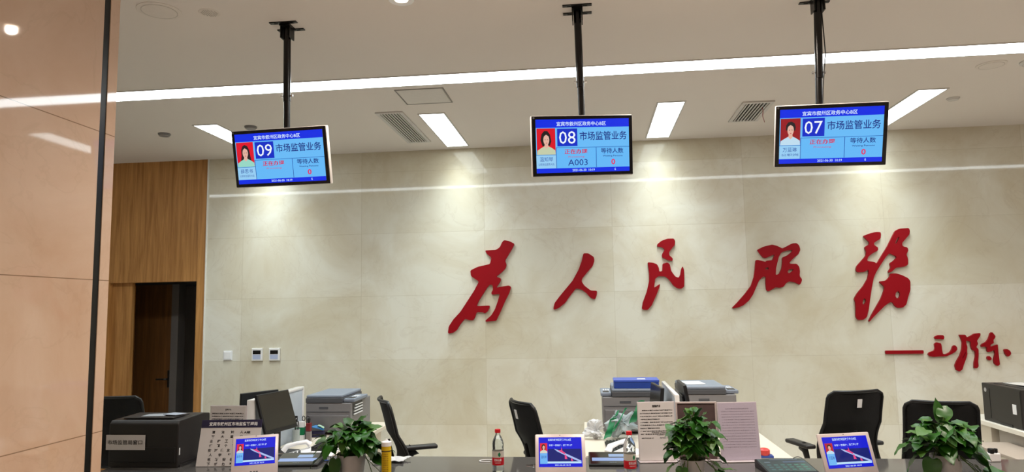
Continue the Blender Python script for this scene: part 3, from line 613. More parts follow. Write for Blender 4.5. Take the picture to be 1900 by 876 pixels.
# ================================================================== OFFICE CHAIRS
def chair(loc, rz, label, tagged=True, ztop=1.05, W=.44, arms=True):
    """faces local +y, back at -y"""
    t = thing('office_chair', label, 'office chair', loc, rz, 'black mesh office chairs behind the counter')
    zb = .52; Hh = ztop - zb
    def prof(v): return -.22 - .10 * v ** 1.6 + .045 * math.sin(PI * min(1, v * 1.7)) * 1.0
    def fn(u, v):
        x = (u * 2 - 1); wv = W / 2 * (1.06 - .12 * v - .03 * math.sin(PI * v))
        r = .05; d_ = (1 - v) * Hh
        if d_ < r: wv -= (r - math.sqrt(max(0, r * r - (r - d_) ** 2))) * .9
        d_ = v * Hh
        if d_ < r: wv -= (r - math.sqrt(max(0, r * r - (r - d_) ** 2)))
        return Vector((x * wv, prof(v) + .035 * x * x, zb + v * Hh))
    MB().grid(fn, 14, 30, .014).build('backrest', M_MESH, t, smooth=True)
    rim = [fn(0, v / 24) for v in range(1, 25)] + [fn(i / 12, 1) for i in range(1, 12)] + [fn(1, v / 24) for v in range(24, 0, -1)] + [fn(i / 10, 0) for i in range(10, -1, -1)]
    MB().tube(rim, .011, 8).build('back_frame', M_BLACK, t, smooth=True)
    MB().tube([(0, -.2, .47), (0, -.27, .5), (0, prof(.15) - .03, .62), (0, prof(.5) - .022, .78)], [.02, .022, .018, .01], 10).build('back_support', M_BLACK, t, smooth=True)
    if tagged:
        p = fn(.5, .86); MB().box(-.017, .017, -.0225, -.019, -.03, .03, .001).build('label', M_WHITE, t, mtx=Matrix.Translation(p) @ Matrix.Rotation(.22, 4, 'X'))
    MB().grid(lambda u, v: Vector(((u * 2 - 1) * .24 * (1 - .12 * (v * 2 - 1) ** 4), (v * 2 - 1) * .23 + .02, .47 - .02 * (u * 2 - 1) ** 2)), 10, 10, .05).build('seat', M_MESH, t, smooth=True)
    MB().box(-.12, .12, -.2, .12, .385, .415, .006).build('seat_mechanism', M_BLACK, t)
    MB().tube([(0, 0, .39), (0, 0, .12)], .026, 14).build('gas_column', M_BLACK, t, smooth=True)
    for i in range(5):
        a = 2 * PI * i / 5 + .3; c_, s_ = math.cos(a), math.sin(a)
        lg = MB().tube([(.02 * c_, .02 * s_, .12), (.29 * c_, .29 * s_, .085)], [.026, .016], 8).build('base_leg', M_BLACK, t)
        MB().tube([(.29 * c_ - .02 * s_, .29 * s_ + .02 * c_, .03), (.29 * c_ + .02 * s_, .29 * s_ - .02 * c_, .03)], .029, 14).build('caster', M_DARK, lg)
    if arms:
        for s in (-1, 1):
            x = s * .265
            MB().tube([(s * .13, -.12, .40), (x * .9, -.12, .41), (x, -.10, .45), (x, -.085, .56), (x, -.06, .62), (x, -.03, .65)], [.02, .022, .026, .026, .032, .05], 12, .6).build('arm_post', M_BLACK, t, smooth=True)
            MB().box(x - .038, x + .038, -.14, .14, .645, .675, .012, 3).build('arm_pad', M_DARK, t, smooth=True)
    return t
chair((1.725, 5.39, 0), .28, 'black mesh office chair with a white back label and visible armrest, behind the right tablet', ztop=1.05, W=.445)
chair((-1.17, 4.90, 0), -1.145, 'black mesh office chair seen side-on behind the yellow sealant tube', tagged=False)
chair((-.22, 4.78, 0), -1.05, 'black mesh office chair turned aside, left of the middle tablet, white label on its back', ztop=1.05, W=.42, arms=True)
chair((2.17, 4.83, 0), -.28, 'black mesh office chair directly behind the rightmost pothos plant', tagged=False, ztop=1.05, W=.41, arms=False)
chair((-3.60, 5.27, 0), .05, 'black office chair at far left showing above the black printer', tagged=False, ztop=1.05, W=.46)

# ================================================================== COUNTER TABLETS
def tablet(loc, rz, W, H, lean, label, face):
    t = thing('tablet_display', label, 'tablet display', loc, rz, 'small blue display tablets on the counter')
    mt = Matrix.Rotation(-lean, 4, 'X')
    MB().box(-W / 2, W / 2, 0, .012, 0, H, .005).build('casing', M_ROSE, t, mtx=mt, smooth=True)
    tl = math.tan(lean); MB().prismx([(.03, 0), (.15, 0), (.15, .006), (tl * H * .4 + .03, H * .38), (tl * H * .4 + .018, H * .38)], -.05, .05, .002).build('stand', M_WHITE, t)
    sw = W * .86; sh = H * .66; z1 = H - H * .075
    def R(u, v): return (-sw / 2 + u * sw, z1 - v * sh)
    s = MB().flat([[R(0, 0), R(1, 0), R(1, 1), R(0, 1)]], -.0006).build('screen', glow((8, 22, 210)), t, mtx=mt)
    def rect(nm, u0, u1, v0, v1, col, y): MB().flat([[R(u0, v0), R(u1, v0), R(u1, v1), R(u0, v1)]], y).build(nm, glow(col), s)
    rect('night_picture', .21, .98, .4, .82, (12, 26, 110), -.001)
    portrait(.03, .2, .2, .54, R, s, -.001, *face)
    rect('name_panel', .03, .2, .54, .9, (110, 180, 240), -.0012)
    rect('white_bar', .2, .98, .82, .885, (190, 226, 250), -.0012)
    MB().flat([[R(.36, .40), R(.46, .44), R(.98, .80), R(.98, .86), R(.7, .68), R(.42, .48)]], -.0014).build('bridge_picture', glow((170, 190, 240)), s)
    MB().flat([[R(.44, .44), R(.52, .44), R(.53, .34), R(.55, .47), R(.62, .54), R(.6, .58), R(.5, .5)], [R(.6, .6), R(.63, .6), R(.66, .74), R(.6, .74)], [R(.74, .72), R(.77, .73), R(.79, .81), R(.74, .8)]], -.0016).build('bridge_lights', glow((226, 70, 130)), s)
    b = MB()
    for st, u0, u1, v0, v1 in (('宜宾市叙州区政务中心B区', .22, .76, .045, .13), ('市场“一窗通办”，服务更便捷', .24, .78, .24, .31), ('2021-06-30 10:19', .37, .73, .92, .97)):
        p, q = R(u0, v1), R(u1, v0); put_text(b, st, p[0], q[0], p[1], q[1], -.002, .02)
    b.build('lettering', glow((200, 224, 255)), s)
    b = MB(); p, q = R(.05, .72), R(.18, .62); put_text(b, face[-1] == 'long' and '薛思书' or face[-1] == 'bob' and '温知琴' or '万蓝琳', p[0], q[0], p[1], q[1], -.002, 0); b.build('name_lettering', glow((24, 60, 160)), s)
    zc = H * .17
    MB().flat([[(-.018 + .006 * math.cos(a), zc * .55 + .006 * math.sin(a)) for a in [2 * PI * i / 12 for i in range(12)]], [(-.006, zc * .45), (.004, zc * .45), (.004, zc * .65), (-.006, zc * .65)], [(.007, zc * .45), (.018, zc * .45), (.018, zc * .65), (.007, zc * .65)]], -.0006).build('maker_mark', M_GREYD, t, mtx=mt)
    MB().flat([[(.0025 * math.cos(a), H - .007 + .0025 * math.sin(a)) for a in [2 * PI * i / 10 for i in range(10)]]], -.0006).build('lens', M_BLACK, t, mtx=mt)
    return t
tablet((-1.826, 3.70, CT + .005), .41, .241, .235, .6, 'small tablet with a blue screen in front of the dark-headed list board, at left', ((220, 40, 70), (50, 40, 46), (200, 210, 220), 'long'))
_m = atz(1041, 807, .987)
tablet((_m.x, _m.y - .113, CT + .005), .06, .262, .235, .5, 'small tablet with a blue screen in the middle, between the two water bottles', ((224, 36, 56), (40, 32, 34), (210, 214, 200), 'bob'))
tablet((1.275, 3.708, CT + .005), .267, .286, .228, .33, 'small tablet with a blue screen at right, in front of the labelled chair', ((180, 30, 44), (40, 34, 36), (190, 220, 238), 'tied'))

# ================================================================== NOTICE STANDS
LOREM = ['尊敬的办事群众您好欢迎来到本窗口', '办理相关业务请您提前准备好所需材料并', '按照叫号顺序依次办理请勿大声喧哗保持', '一米距离佩戴口罩出示健康码配合工作', '人员测量体温谢谢您的理解与支持如有', '疑问请咨询工作人员或拨打服务电话', '营业执照办理需要提供身份证原件及', '住所使用证明材料请登录网上平台', '进行名称自主申报完成注册登记']
def stand(loc, rz, W, H, lean, label, kind):
    t = thing({'frame': 'picture_frame'}.get(kind, 'notice_stand'), label, {'frame': 'picture frame'}.get(kind, 'notice stand'), loc, rz)
    mt = Matrix.Rotation(-lean, 4, 'X')
    acr = mat('acrylic_edge', (206, 196, 200), .2)
    MB().box(-W / 2, W / 2, .001, .004, 0, H, .001).build('backboard', acr if kind != 'frame' else mat('brown_board', (84, 66, 66), .6), t, mtx=mt)
    MB().box(-W / 2 - .002, W / 2 + .002, -.03, .04, 0, .006, .002).build('foot', acr, t)
    if kind == 'frame':
        MB().box(-W / 2, W / 2, -.004, .008, H - .01, H, .002).box(-W / 2, -W / 2 + .01, -.004, .008, 0.006, H - .008, .002).box(W / 2 - .01, W / 2, -.004, .008, 0.006, H - .008, .002).build('frame_edge', mat('frame_pale', (196, 182, 180), .4), t, mtx=mt)
        return t
    ppr = MB().box(-W / 2 + .004, W / 2 - .004, -.0012, .001, .008, H - .004).build('paper', M_PAPER if kind != 'lilac' else M_PAPER2, t, mtx=mt)
    y = -.0018
    if kind == 'notice':
        b = MB(); put_text(b, '温馨提示', -.022, .026, H - .032, H - .018, y, .03); put_text(b, LOREM[0], -W / 2 + .026, W / 2 - .014, H - .052, H - .045, y, .03)
        for i in range(1, 9):
            zt = H - .052 - i * .0165; put_text(b, LOREM[i], -W / 2 + .014, (W / 2 - .014) * (1 if i % 3 else .2), zt, zt + .007, y, .03)
        put_text(b, '请扫码登记', -W / 2 + .018, -.018, .128, .134, y, .02); put_text(b, '随申办小程序', .016, W / 2 - .02, .128, .134, y, .02)
        put_text(b, '市场监督管理局办事窗口', -.03, W / 2 - .02, .158, .164, y, .02); put_text(b, '二〇二一年六月', 0, W / 2 - .02, .144, .150, y, .02)
        b.build('lettering', M_INK, ppr)
    if kind == 'lilac':
        b = MB(); put_text(b, '业务办理须知及相关流程说明', -W * .3, W * .28, H - .04, H - .034, y, 0)
        for i in range(14):
            zt = H - .05 - i * .015; put_text(b, LOREM[i % 9], -W / 2 + .02, W / 2 - .02, zt - .004, zt, y, 0)
        b.build('lettering', M_INKG, ppr)
    if kind == 'small':
        b = MB(); put_text(b, '温馨提示', -.02, .02, H - .03, H - .02, y, .02)
        for i in range(9): put_text(b, LOREM[i], -W / 2 + .014, W / 2 - .02, H - .052 - i * .017, H - .044 - i * .017, y, .02)
        b.build('lettering', M_INK, ppr)
    return t
stand((.360, 4.12, CT + .001), .12, .214, .333, .03, 'white acrylic notice stand with printed black text, left of the middle pothos plant', 'notice')
stand((.590, 4.17, CT + .001), .02, .232, .325, .03, 'brown-backed pale picture frame standing behind the middle pothos plant', 'frame')
stand((.822, 4.14, CT + .001), .10, .226, .325, .12, 'lilac-grey printed notice on a stand, right of the brown picture frame', 'lilac')
stand((-2.225, 4.15, CT + .001), -.03, .24, .315, .02, 'small white text notice showing above the dark-headed list board', 'small')
# list board with dark heading
t = thing('list_board', 'white list board with a dark heading strip of white characters, behind the left tablet', 'list board', (-2.11, 3.93, CT + .002), .06)
mt = Matrix.Rotation(-.26, 4, 'X'); W = .362; H = .262
MB().box(-W / 2, W / 2, 0, .004, 0, H - .045, .001).build('board', M_PAPER, t, mtx=mt)
hb = MB().box(-W / 2, W / 2, -.002, .004, H - .045, H, .001).build('heading_strip', M_NAVY, t, mtx=mt)
MB().prismx([(.02, 0), (.10, 0), (.098, .006), (.04, .12)], -.1, .1, .002).build('rear_support', M_PAPER, t)
b = MB(); put_text(b, '宜宾市叙州区市场监督管理局', -W * .37, W * .43, H - .035, H - .013, -.0025, .02); b.build('heading_lettering', M_WHITE, hb)
b = MB()
rows = [('清法知人', .0, .5), ('管大道只', 0, .5), ('务档工进办', 0, .55), ('行预个管库', 0, .6), ('安对体友婚姻', 0, .62), ('人学毕业', 0, .6), ('名额安临任', 0, .6), ('下班执勤人', 0, .6)]
for i, (s_, a_, b__) in enumerate(rows):
    n = len(s_)
    for k_, ch in enumerate(s_):
        xx = -W * .36 + (k_ + .5) * (W * .62) / n; zt = H - .062 - i * .0255
        put_text(b, ch, xx - .0095, xx + .0095, zt - .0175, zt, -.0006, .03)
put_text(b, 'A级', W * .22, W * .33, H - .08, H - .064, -.0006, .03)
b.build('list_lettering', M_INK, t, mtx=mt)

# ================================================================== SIGNATURE PADS
def pad(loc, rz, label, kind):
    t = thing('signature_pad', label, 'touch pad', loc, rz, 'black touch pads on the counter')
    W, D = .265, .2
    MB().prismx([(0, 0), (D, 0), (D, .042), (0, .014)], -W / 2, W / 2, .004).build('body', M_BLACK, t)
    ang = math.atan2(.028, D); mt = Matrix.Translation((0, 0, .0142)) @ Matrix.Rotation(ang, 4, 'X')
    sc = MB().box(-W / 2 + .008, W / 2 - .008, .008, D - .006, 0, .001).build('screen', M_GLASSB if kind != 'ui' else mat('pad_ui', (50, 66, 68), .12, emit=.5), t, mtx=mt)
    def rect(x0, x1, y0, y1, col, nm='screen_field'): MB().box(x0, x1, y0, y1, .001, .0014).build(nm, glow(col), sc)
    if kind == 'bars':
        rect(-.02, .07, .115, .16, (150, 176, 214)); rect(-.115, .11, .05, .1, (146, 172, 222))
        b_ = MB(); put_text(b_, '请签名', -.02, .02, .02, .03, 0); b2 = b_.build('lettering', glow((120, 130, 140)), sc, mtx=Matrix.Translation((0, 0, .0016)) @ Matrix.Rotation(-PI / 2, 4, 'X'))
    else:
        rect(-.06, .09, .175, .185, (96, 112, 124)); rect(0, .12, .135, .155, (84, 102, 122)); rect(-.1, -.07, .135, .15, (96, 110, 120))
        for i in range(6):
            for j in range(3): rect(-.1 + i * .036, -.078 + i * .036, .03 + j * .032, .046 + j * .032, (74, 110 + 8 * i // 2, 112))
    return t
pad((.105, 3.99, CT), 0.02, 'black touch pad with two pale blue bars behind the right-hand water bottle', 'bars')
pad((-1.70, 3.93, CT), 0.1, 'black touch pad with pale blue bars left of the leftmost pothos plant', 'bars')
pad((1.02, 3.83, CT), .12, 'black touch pad with a greenish key screen right of the lilac notice', 'ui')

# ================================================================== BOTTLES
def bottle(loc, label, rz=0):
    t = thing('water_bottle', label, 'water bottle', loc, rz, 'red-capped water bottles on the counter')
    cl = mat('clear_plastic', (238, 244, 246), .04, trans=.97, ior=1.2, var=.01)
    MB().lathe([(0, .004), (.024, .001), (.031, .006), (.032, .02), (.0305, .03), (.032, .04), (.032, .12), (.0305, .127), (.032, .134), (.0318, .15), (.028, .17), (.019, .19), (.0125, .2), (.0125, .213), (0, .213)], 32).build('bottle_body', cl, t, smooth=True)
    MB().lathe([(.0325, .045), (.0325, .085), (.0322, .085), (.0322, .045)], 32).build('red_label', mat('label_red', (196, 16, 34), .35), t, smooth=True)
    MB().lathe([(.0324, .085), (.0324, .118), (.0321, .118), (.0321, .085)], 32).build('pale_label', mat('label_pale', (206, 200, 190), .35), t, smooth=True)
    b = MB(); put_text(b, '农夫山泉', -.018, .024, .066, .08, 0, .02, wrap=.0328); put_text(b, '饮用天然水', -.014, .02, .055, .061, 0, 0, wrap=.0328); b.build('label_lettering', M_WHITE, t)
    MB().grid(lambda u, v: Vector((.0328 * math.sin(.35 + (u - .5) * .45 * math.sin(PI * v)), -.0328 * math.cos(.35 + (u - .5) * .45 * math.sin(PI * v)), .088 + v * .026)), 4, 8).build('label_leaf', M_GREEN, t)
    cp = MB().lathe([(0, .23), (.0145, .23), (.0155, .227), (.0155, .212), (0, .212)], 24).build('cap', mat('cap_red', (206, 28, 40), .35), t, smooth=True)
    return t
bottle((-.514, 3.83, CT), 'clear water bottle with a red cap, standing alone left of the middle tablet')
bottle((.185, 3.77, CT), 'clear water bottle with a red cap, right of the middle tablet', .3)

# yellow sealant cartridge
t = thing('sealant_tube', 'yellow sealant cartridge with a white tip standing beside the leftmost pothos plant', 'sealant tube', (aty(717, 850, 3.52).x, 3.52, CT))
t.scale = (1, 1, 1.12)
MB().lathe([(0, 0), (.0245, 0), (.0245, .178), (0, .178)], 28).build('tube_body', M_YEL, t, smooth=True)
MB().lathe([(.0252, .045), (.0252, .056), (.0246, .056), (.0246, .045)], 28).build('purple_band', mat('purple_band', (70, 28, 90), .4), t)
MB().lathe([(.0252, .155), (.0252, .159), (.0246, .159), (.0246, .155)], 28).build('dark_band', M_INK, t)
MB().lathe([(0, .178), (.0255, .178), (.0255, .196), (.012, .2), (.007, .203), (.006, .208), (0, .208)], 28).build('tip', M_WHITE, t, smooth=True)
b = MB()
for i in range(9): put_text(b, ('中性硅酮密封胶', '耐候防霉', '适用于门窗', '玻璃幕墙')[i % 4], -.015, .016, .066 + i * .0095, .072 + i * .0095, 0, 0, wrap=.0249)
put_text(b, 'M', -.004, .006, .018, .034, 0, .02, wrap=.0249)
b.build('lettering', mat('brown_print', (130, 84, 10), .5), t)

# ================================================================== PLANTS
def leaf_into(bm, base, direction, L, Wd, droop, roll):
    fold = .16
    """heart-shaped, folded along its midrib and bending down along its length"""
    d = direction.normalized(); side = d.cross(Vector((0, 0, 1)))
    if side.length < .05: side = Vector((1, 0, 0))
    side.normalize(); upv = side.cross(d).normalized()
    side, upv = side * math.cos(roll) + upv * math.sin(roll), upv * math.cos(roll) - side * math.sin(roll)
    shape = [(-.10, .20), (-.06, .38), (.06, .50), (.22, .53), (.4, .50), (.58, .41), (.75, .27), (.9, .10), (1.0, 0)]
    mid = []; lf = []; rt = []
    pos = base.copy(); 
    def at(s_):
        a = droop * max(0, s_)
        return base + d * (L * s_ * math.cos(a * .5)) + Vector((0, 0, -1)) * (L * max(0, s_) * math.sin(a * .5))
    for i, (s_, w_) in enumerate(shape):
        c = at(max(s_, 0)); e = at(s_) if s_ < 0 else c
        mid.append(bm.verts.new(c if i else at(0)))
        h = fold * Wd * w_ * 2
        wob = .05 * Wd * math.sin(i * 2.1 + roll * 7)
        if s_ < 0: cc = base + d * (L * s_)
        else: cc = c
        lf.append(bm.verts.new(cc + side * (Wd * w_) + upv * (h * .5 + wob)))
        rt.append(bm.verts.new(cc - side * (Wd * w_) + upv * (h * .5 - wob)))
    for i in range(len(shape) - 1):
        for a in (lf, rt):
            q = [mid[i], mid[i + 1], a[i + 1], a[i]]
            if i == 0 and (mid[0].co - mid[1].co).length < 1e-5: q = [mid[1], a[1], a[0]]
            try: bm.faces.new(q if a is lf else q[::-1])
            except ValueError: pass
def plant(loc, label, pot_prof, zr, leaves, trail, seed, marks=False):
    rnd = random.Random(seed)
    t = thing('potted_plant', label, 'potted plant', loc, 0, 'pothos plants in white pots on the counter')
    MB().lathe(pot_prof, 36).build('pot', M_POT, t, smooth=True)
    rt = pot_prof[-3][0]
    MB().lathe([(0, zr - .012), (rt - .006, zr - .012), (rt - .006, zr - .02), (0, zr - .02)], 28).build('soil', M_SOIL, t)
    f = MB(); f2 = MB(); st = MB()
    for i, lf_ in enumerate(leaves):
        x, y, z, az, el, L = lf_[:6]
        base = Vector((x, y, z)); d_ = Vector((math.cos(az) * math.cos(el), math.sin(az) * math.cos(el), math.sin(el)))
        tgt = f2 if i % 6 == 0 else f
        leaf_into(tgt.bm, base, d_, L, L * (lf_[6] if len(lf_) > 6 else rnd.uniform(.7, .9)), lf_[7] if len(lf_) > 7 else rnd.uniform(.3, 1.1), rnd.uniform(-.5, .5))
        o = Vector((rnd.uniform(-.02, .02), rnd.uniform(-.02, .02), zr - .015))
        m_ = (o + base) / 2 + Vector((0, 0, .03))
        st.tube([o, o.lerp(m_, .6) + Vector((0, 0, .01)), m_, base], .0017, 5)
    for pts in trail:
        P = [Vector(p) for p in pts]; st.tube(P, .0022, 5)
    for q in (f, f2, st):
        for v in q.bm.verts: v.co.z = max(v.co.z, .003 + .002 * rnd.random())
    f.build('foliage', M_LEAF, t, smooth=True); f2.build('pale_foliage', M_LEAF2, t, smooth=True)
    st.build('stems', M_STEM, t)
    if marks:
        b = MB(); put_text(b, '绿萝', -.012, .01, .104, .112, 0, 0, wrap=.0685)
        MB().box(-.005, .004, -.0725, -.0705, .118, .126).build('printed_mark', M_INK, t)
        b.build('lettering', M_INK, t)
    return t
def dome(seed, n, rx, rz_, zr, L, cx=0, lean=0):
    rnd = random.Random(seed); out = []
    for i in range(n):
        a = i * 2.39996 + rnd.uniform(-.3, .3); r = math.sqrt((i + .5) / n)
        x = cx + rx * r * math.cos(a) * .8; y = rx * r * math.sin(a) * .55; z = zr + .018 + rz_ * (1 - r * r) * rnd.uniform(.6, 1.05) + rnd.uniform(-.008, .02)
        el = 1.0 * (1 - r) - .35 * r + rnd.uniform(-.4, .4)
        out.append((x, y, z, a + rnd.uniform(-.5, .5), el, L * rnd.uniform(.75, 1.15)))
    out = [o for o in out if not (o[1] < -.02 and abs(o[0] - cx) < .075 and o[2] < zr + .045)]
    # a few facing the hall
    for i in range(n // 3):
        a = -PI / 2 + rnd.uniform(-1.5, 1.5); x = cx + rnd.uniform(-.8, .8) * rx; y = -rx * .35 + rnd.uniform(-.03, .02)
        out.append((x, y, zr + rnd.uniform(.4, 1.05) * rz_ * .9, a, rnd.uniform(-.8, .2), L * rnd.uniform(.8, 1.1)))
    return out
POT1 = [(0, 0), (.055, 0), (.066, .07), (.074, .14), (.076, .145), (.072, .145), (.07, .12), (0, .12)]
POT2 = [(0, 0), (.04, 0), (.048, .04), (.060, .118), (.062, .124), (.058, .124), (.055, .1), (0, .1)]
POT3 = [(0, 0), (.052, 0), (.062, .05), (.070, .105), (.062, .148), (.058, .150), (.054, .148), (.05, .12), (0, .12)]
lv = dome(3, 84, .155, .135, .145, .075, 0)
lv += [(-.10, -.04, .12, PI + .2, -1.0, .10), (-.13, -.02, .15, PI, -.5, .10), (-.055, -.075, .13, -PI / 2 - .3, -1.35, .09), (-.10, -.05, .09, PI + 1.0, -1.2, .10), (.12, -.02, .13, 0, -.3, .09), (.14, 0, .18, .2, .1, .1), (.05, .05, .27, 1.2, .9, .085), (.08, 0, .26, .3, .4, .09), (.17, -.02, .05, -.4, -.9, .06)]
plant((-1.25, 3.60, CT), 'bushy green pothos in a white pot, leftmost, beside the yellow tube', POT1, .145, lv, [[(.07, 0, .14), (.1, -.02, .1), (.12, -.02, .04), (.15, -.02, .02)]], 3)
lv = dome(5, 88, .135, .20, .124, .068, .0)
lv += [(-.10, -.04, .10, PI, -.7, .075), (-.06, -.07, .095, -PI / 2 - .6, -1.2, .065), (-.075, -.07, .05, PI + .8, -1.1, .085), (-.115, -.06, .035, PI, -1.0, .06), (.10, 0, .10, .2, -.6, .08), (.11, -.03, .07, -.4, -.9, .075), (.145, -.02, .075, .1, .1, .065), (.14, -.03, .045, -.8, -1.2, .06), (.1, 0, .24, .2, .1, .085), (-.02, 0, .28, 1.4, .5, .08)]
plant((.485, 3.62, CT), 'bushy green pothos in a white pot, middle one, in front of the brown picture frame', POT2, .124, lv, [[(.0, -.05, .13), (.01, -.068, .11), (.03, -.07, .07), (.07, -.07, .05), (.13, -.04, .05)], [(-.03, -.05, .13), (-.035, -.07, .1), (-.04, -.075, .04), (-.075, -.07, .025)], [(.09, -.02, .1), (.12, -.03, .03), (.11, -.03, .01)]], 5)
lv = dome(9, 70, .155, .15, .150, .088, .0)
lv += [(.012, .03, .30, 1.75, 1.3, .115, .42, .05), (-.15, 0, .2, PI, -.2, .09), (-.085, -.07, .14, PI + .7, -1.2, .10), (-.13, -.02, .15, PI, -.8, .08), (.1, -.03, .16, -.2, -.6, .1), (.15, 0, .15, 0, -.9, .09), (.12, -.03, .1, 0, -.8, .09), (.19, -.02, .05, .15, .25, .13), (.20, -.03, .01, -.3, -.2, .1)]
plant((1.66, 3.62, CT), 'bushy green pothos in a white printed pot, rightmost, trailing to the right', POT3, .150, lv, [[(.05, -.02, .15), (.1, -.03, .1), (.17, -.03, .04), (.2, -.03, .03)], [(.06, -.02, .15), (.12, -.04, .07), (.2, -.04, .012)]], 9, True)

# ================================================================== TELEPHONES
def phone(loc, rz, label, m=M_WHITE):
    t = thing('telephone', label, 'telephone', loc, rz, 'white desk telephones')
    MB().prismx([(-.09, 0), (.09, 0), (.09, .06), (-.09, .02)], -.09, .09, .006).build('base', m, t)
    hs = MB().tube([(-.06, -.085, .045), (-.065, -.06, .075), (-.06, 0, .09), (-.06, .06, .095), (-.06, .085, .075)], [.026, .024, .017, .022, .026], 12, .7).build('handset', m, t, smooth=True)
    kb = MB()
    for i in range(3):
        for j in range(4): kb.box(.0 + i * .024, .017 + i * .024, -.06 + j * .024, -.045 + j * .024, .03 + j * .005, .036 + j * .0055 + .004)
    kb.build('keypad', M_GREYD, t)
    pts = [(-.07 - .0008 * i + .008 * math.cos(i * 1.3), -.09 - .0011 * i + .008 * math.sin(i * 1.3), .03 - .00015 * i) for i in range(90)]
    MB().tube([(p[0], p[1], max(p[2], .006)) for p in pts], .0022, 5).build('coiled_cord', mat('cord_beige', (150, 140, 132), .5), t)
    return t
phone((.19, 4.47, .72), -.9, 'white telephone with a coiled cord, behind the right-hand water bottle')
phone((-1.90, 4.42, .72), -1.2, 'white telephone behind the left tablet and its touch pad')

def keyboard(loc, rz, label):
    t = thing('keyboard', label, 'keyboard', loc, rz, 'black keyboards on the desks')
    MB().prismx([(-.065, 0), (.065, 0), (.065, .022), (-.065, .012)], -.2, .2, .002).build('base', M_BLACK, t)
    k = MB()
    for i in range(20):
        for j in range(5): k.box(-.19 + i * .019, -.175 + i * .019, -.055 + j * .022, -.039 + j * .022, .014 + j * .0017, .022 + j * .0017)
    k.build('keys', M_DARK, t)
keyboard((.15, 4.79, .72), -PI / 2 + .05, 'black keyboard on the middle desk in front of the plastic bags')
keyboard((-1.86, 4.86, .72), PI / 2, 'black keyboard on the left desk behind the leftmost pothos plant')

# ================================================================== PLASTIC BAGS (crumpled)
def bag(loc, r, seed, m, label, sx=1, sy=1, sz=1, handles=None, m2=None):
    rnd = random.Random(seed)
    b = bmesh.new(); bmesh.ops.create_icosphere(b, subdivisions=4, radius=1)
    dirs = [(Vector((rnd.gauss(0, 1), rnd.gauss(0, 1), rnd.gauss(0, 1))).normalized(), rnd.uniform(.1, .42), rnd.uniform(.72, .96)) for _ in range(70)]
    for v in b.verts:
        n = v.co.normalized(); k = 1.0
        for d_, a_, c_ in dirs:
            q = n.dot(d_)
            if q > c_: k -= a_ * (q - c_) / (1 - c_)
            elif q > c_ - .08: k += .05
        v.co = Vector((n.x * k * r * sx, n.y * k * r * sy, max(-.85, n.z) * k * r * sz))
    zmin = min(v.co.z for v in b.verts)
    for v in b.verts: v.co.z -= zmin
    t = thing('plastic_bag', label, 'plastic bag', loc, rnd.uniform(0, 6))
    mb = MB(); mb._merge(b); mb.build('crumpled_body', m, t)
    if handles:
        h = MB()
        for (a, c, e) in handles: h.grid(lambda u, v, a=a, c=c, e=e: Vector(a).lerp(Vector(c), v) + Vector(e) * (u - .5) + Vector((0, .006 * math.sin(9 * v), .006 * math.sin(7 * v + 3 * u))), 4, 12, .0015)
        h.build('handle_loop', m2 or m, t)
    t.rotation_euler = (0, 0, 0)
    return t
M_BAGW = mat('bag_white', (222, 224, 226), .35, trans=.15)
M_BAGT = mat('bag_translucent', (206, 218, 222), .25, trans=.45, var=.15, scale=20)
bag((.02, 5.13, .72), .078, 3, M_BAGW, 'crumpled white plastic bag at the left edge of the middle desk', 1.15, .8, .95)
bag((.215, 5.15, .72), .115, 8, M_BAGT, 'crumpled translucent bag with green print in front of the middle copier', 1.05, .75, 1.0,
    [((.06, -.06, .12), (.13, -.04, .27), (.05, .0, .012)), ((-.08, -.09, .06), (.02, -.05, .22), (.018, 0, .01)), ((-.12, -.09, .02), (-.07, -.05, .15), (.05, 0, .02)), ((-.07, -.05, .15), (-.03, -.03, .2), (.03, 0, .02))], M_GREEN)
bag((.375, 5.14, .72), .055, 21, M_BAGW, 'small crumpled white bag behind the right-hand bottle cap', .8, .8, 1.2)

# ================================================================== SMALL THINGS
def pxy(px, y): return aty(px, 800, y).x
Y5 = 5.04
for i, (px, lab) in enumerate(((552, 'small white and green carton, left one of the pair by the grey copier'), (561, 'small white and green carton, right one of the pair by the grey copier'))):
    t = thing('small_carton', lab, 'carton', (pxy(px, Y5), Y5, .72), .1, 'white and green cartons')
    MB().box(-.017, .015, -.015, .015, 0, .14, .001).build('carton_body', M_WHITE, t); MB().box(-.0175, .0155, -.0155, .0155, .045, .1).build('green_band', M_GREEN, t)
t = thing('ink_stamp', 'dark red handled stamp standing beside the white and green cartons', 'stamp', (pxy(573, Y5), Y5, .72))
MB().box(-.017, .017, -.017, .017, 0, .07, .002).build('holder', mat('clear_grey', (140, 132, 130), .3), t); MB().box(-.017, .017, -.017, .017, .072, .13, .004).build('stamp_body', mat('maroon', (120, 40, 44), .4), t)
MB().lathe([(0, .13), (.008, .13), (.012, .155), (.01, .165), (0, .168)], 14).build('knob', M_BLACK, t)
t = thing('pen_holder', 'clear pen cup with a black clip and pens beside the left-hand copier', 'pen holder', (pxy(549, 4.95), 4.95, .72))
MB().lathe([(0, 0), (.026, 0), (.028, .1), (.025, .1), (.023, .004), (0, .004)], 20).build('cup', mat('clear_cup', (170, 180, 180), .2), t)
MB().tube([(0, 0, .01), (-.005, 0, .17)], .004).tube([(.01, .005, .01), (.014, .008, .155)], .004).build('pens', M_DARK, t)
MB().box(-.018, .012, -.004, .004, .15, .195, .002).build('clip', M_BLACK, t); MB().flat([[(-.012, .158), (.004, .182), (.008, .178), (-.006, .156)]], -.0045).build('clip_mark', M_WHITE, t)
t = thing('scissors', 'scissors with dark round handles standing in a holder left of the grey copier', 'scissors', (pxy(567, 5.12), 5.12, .72))
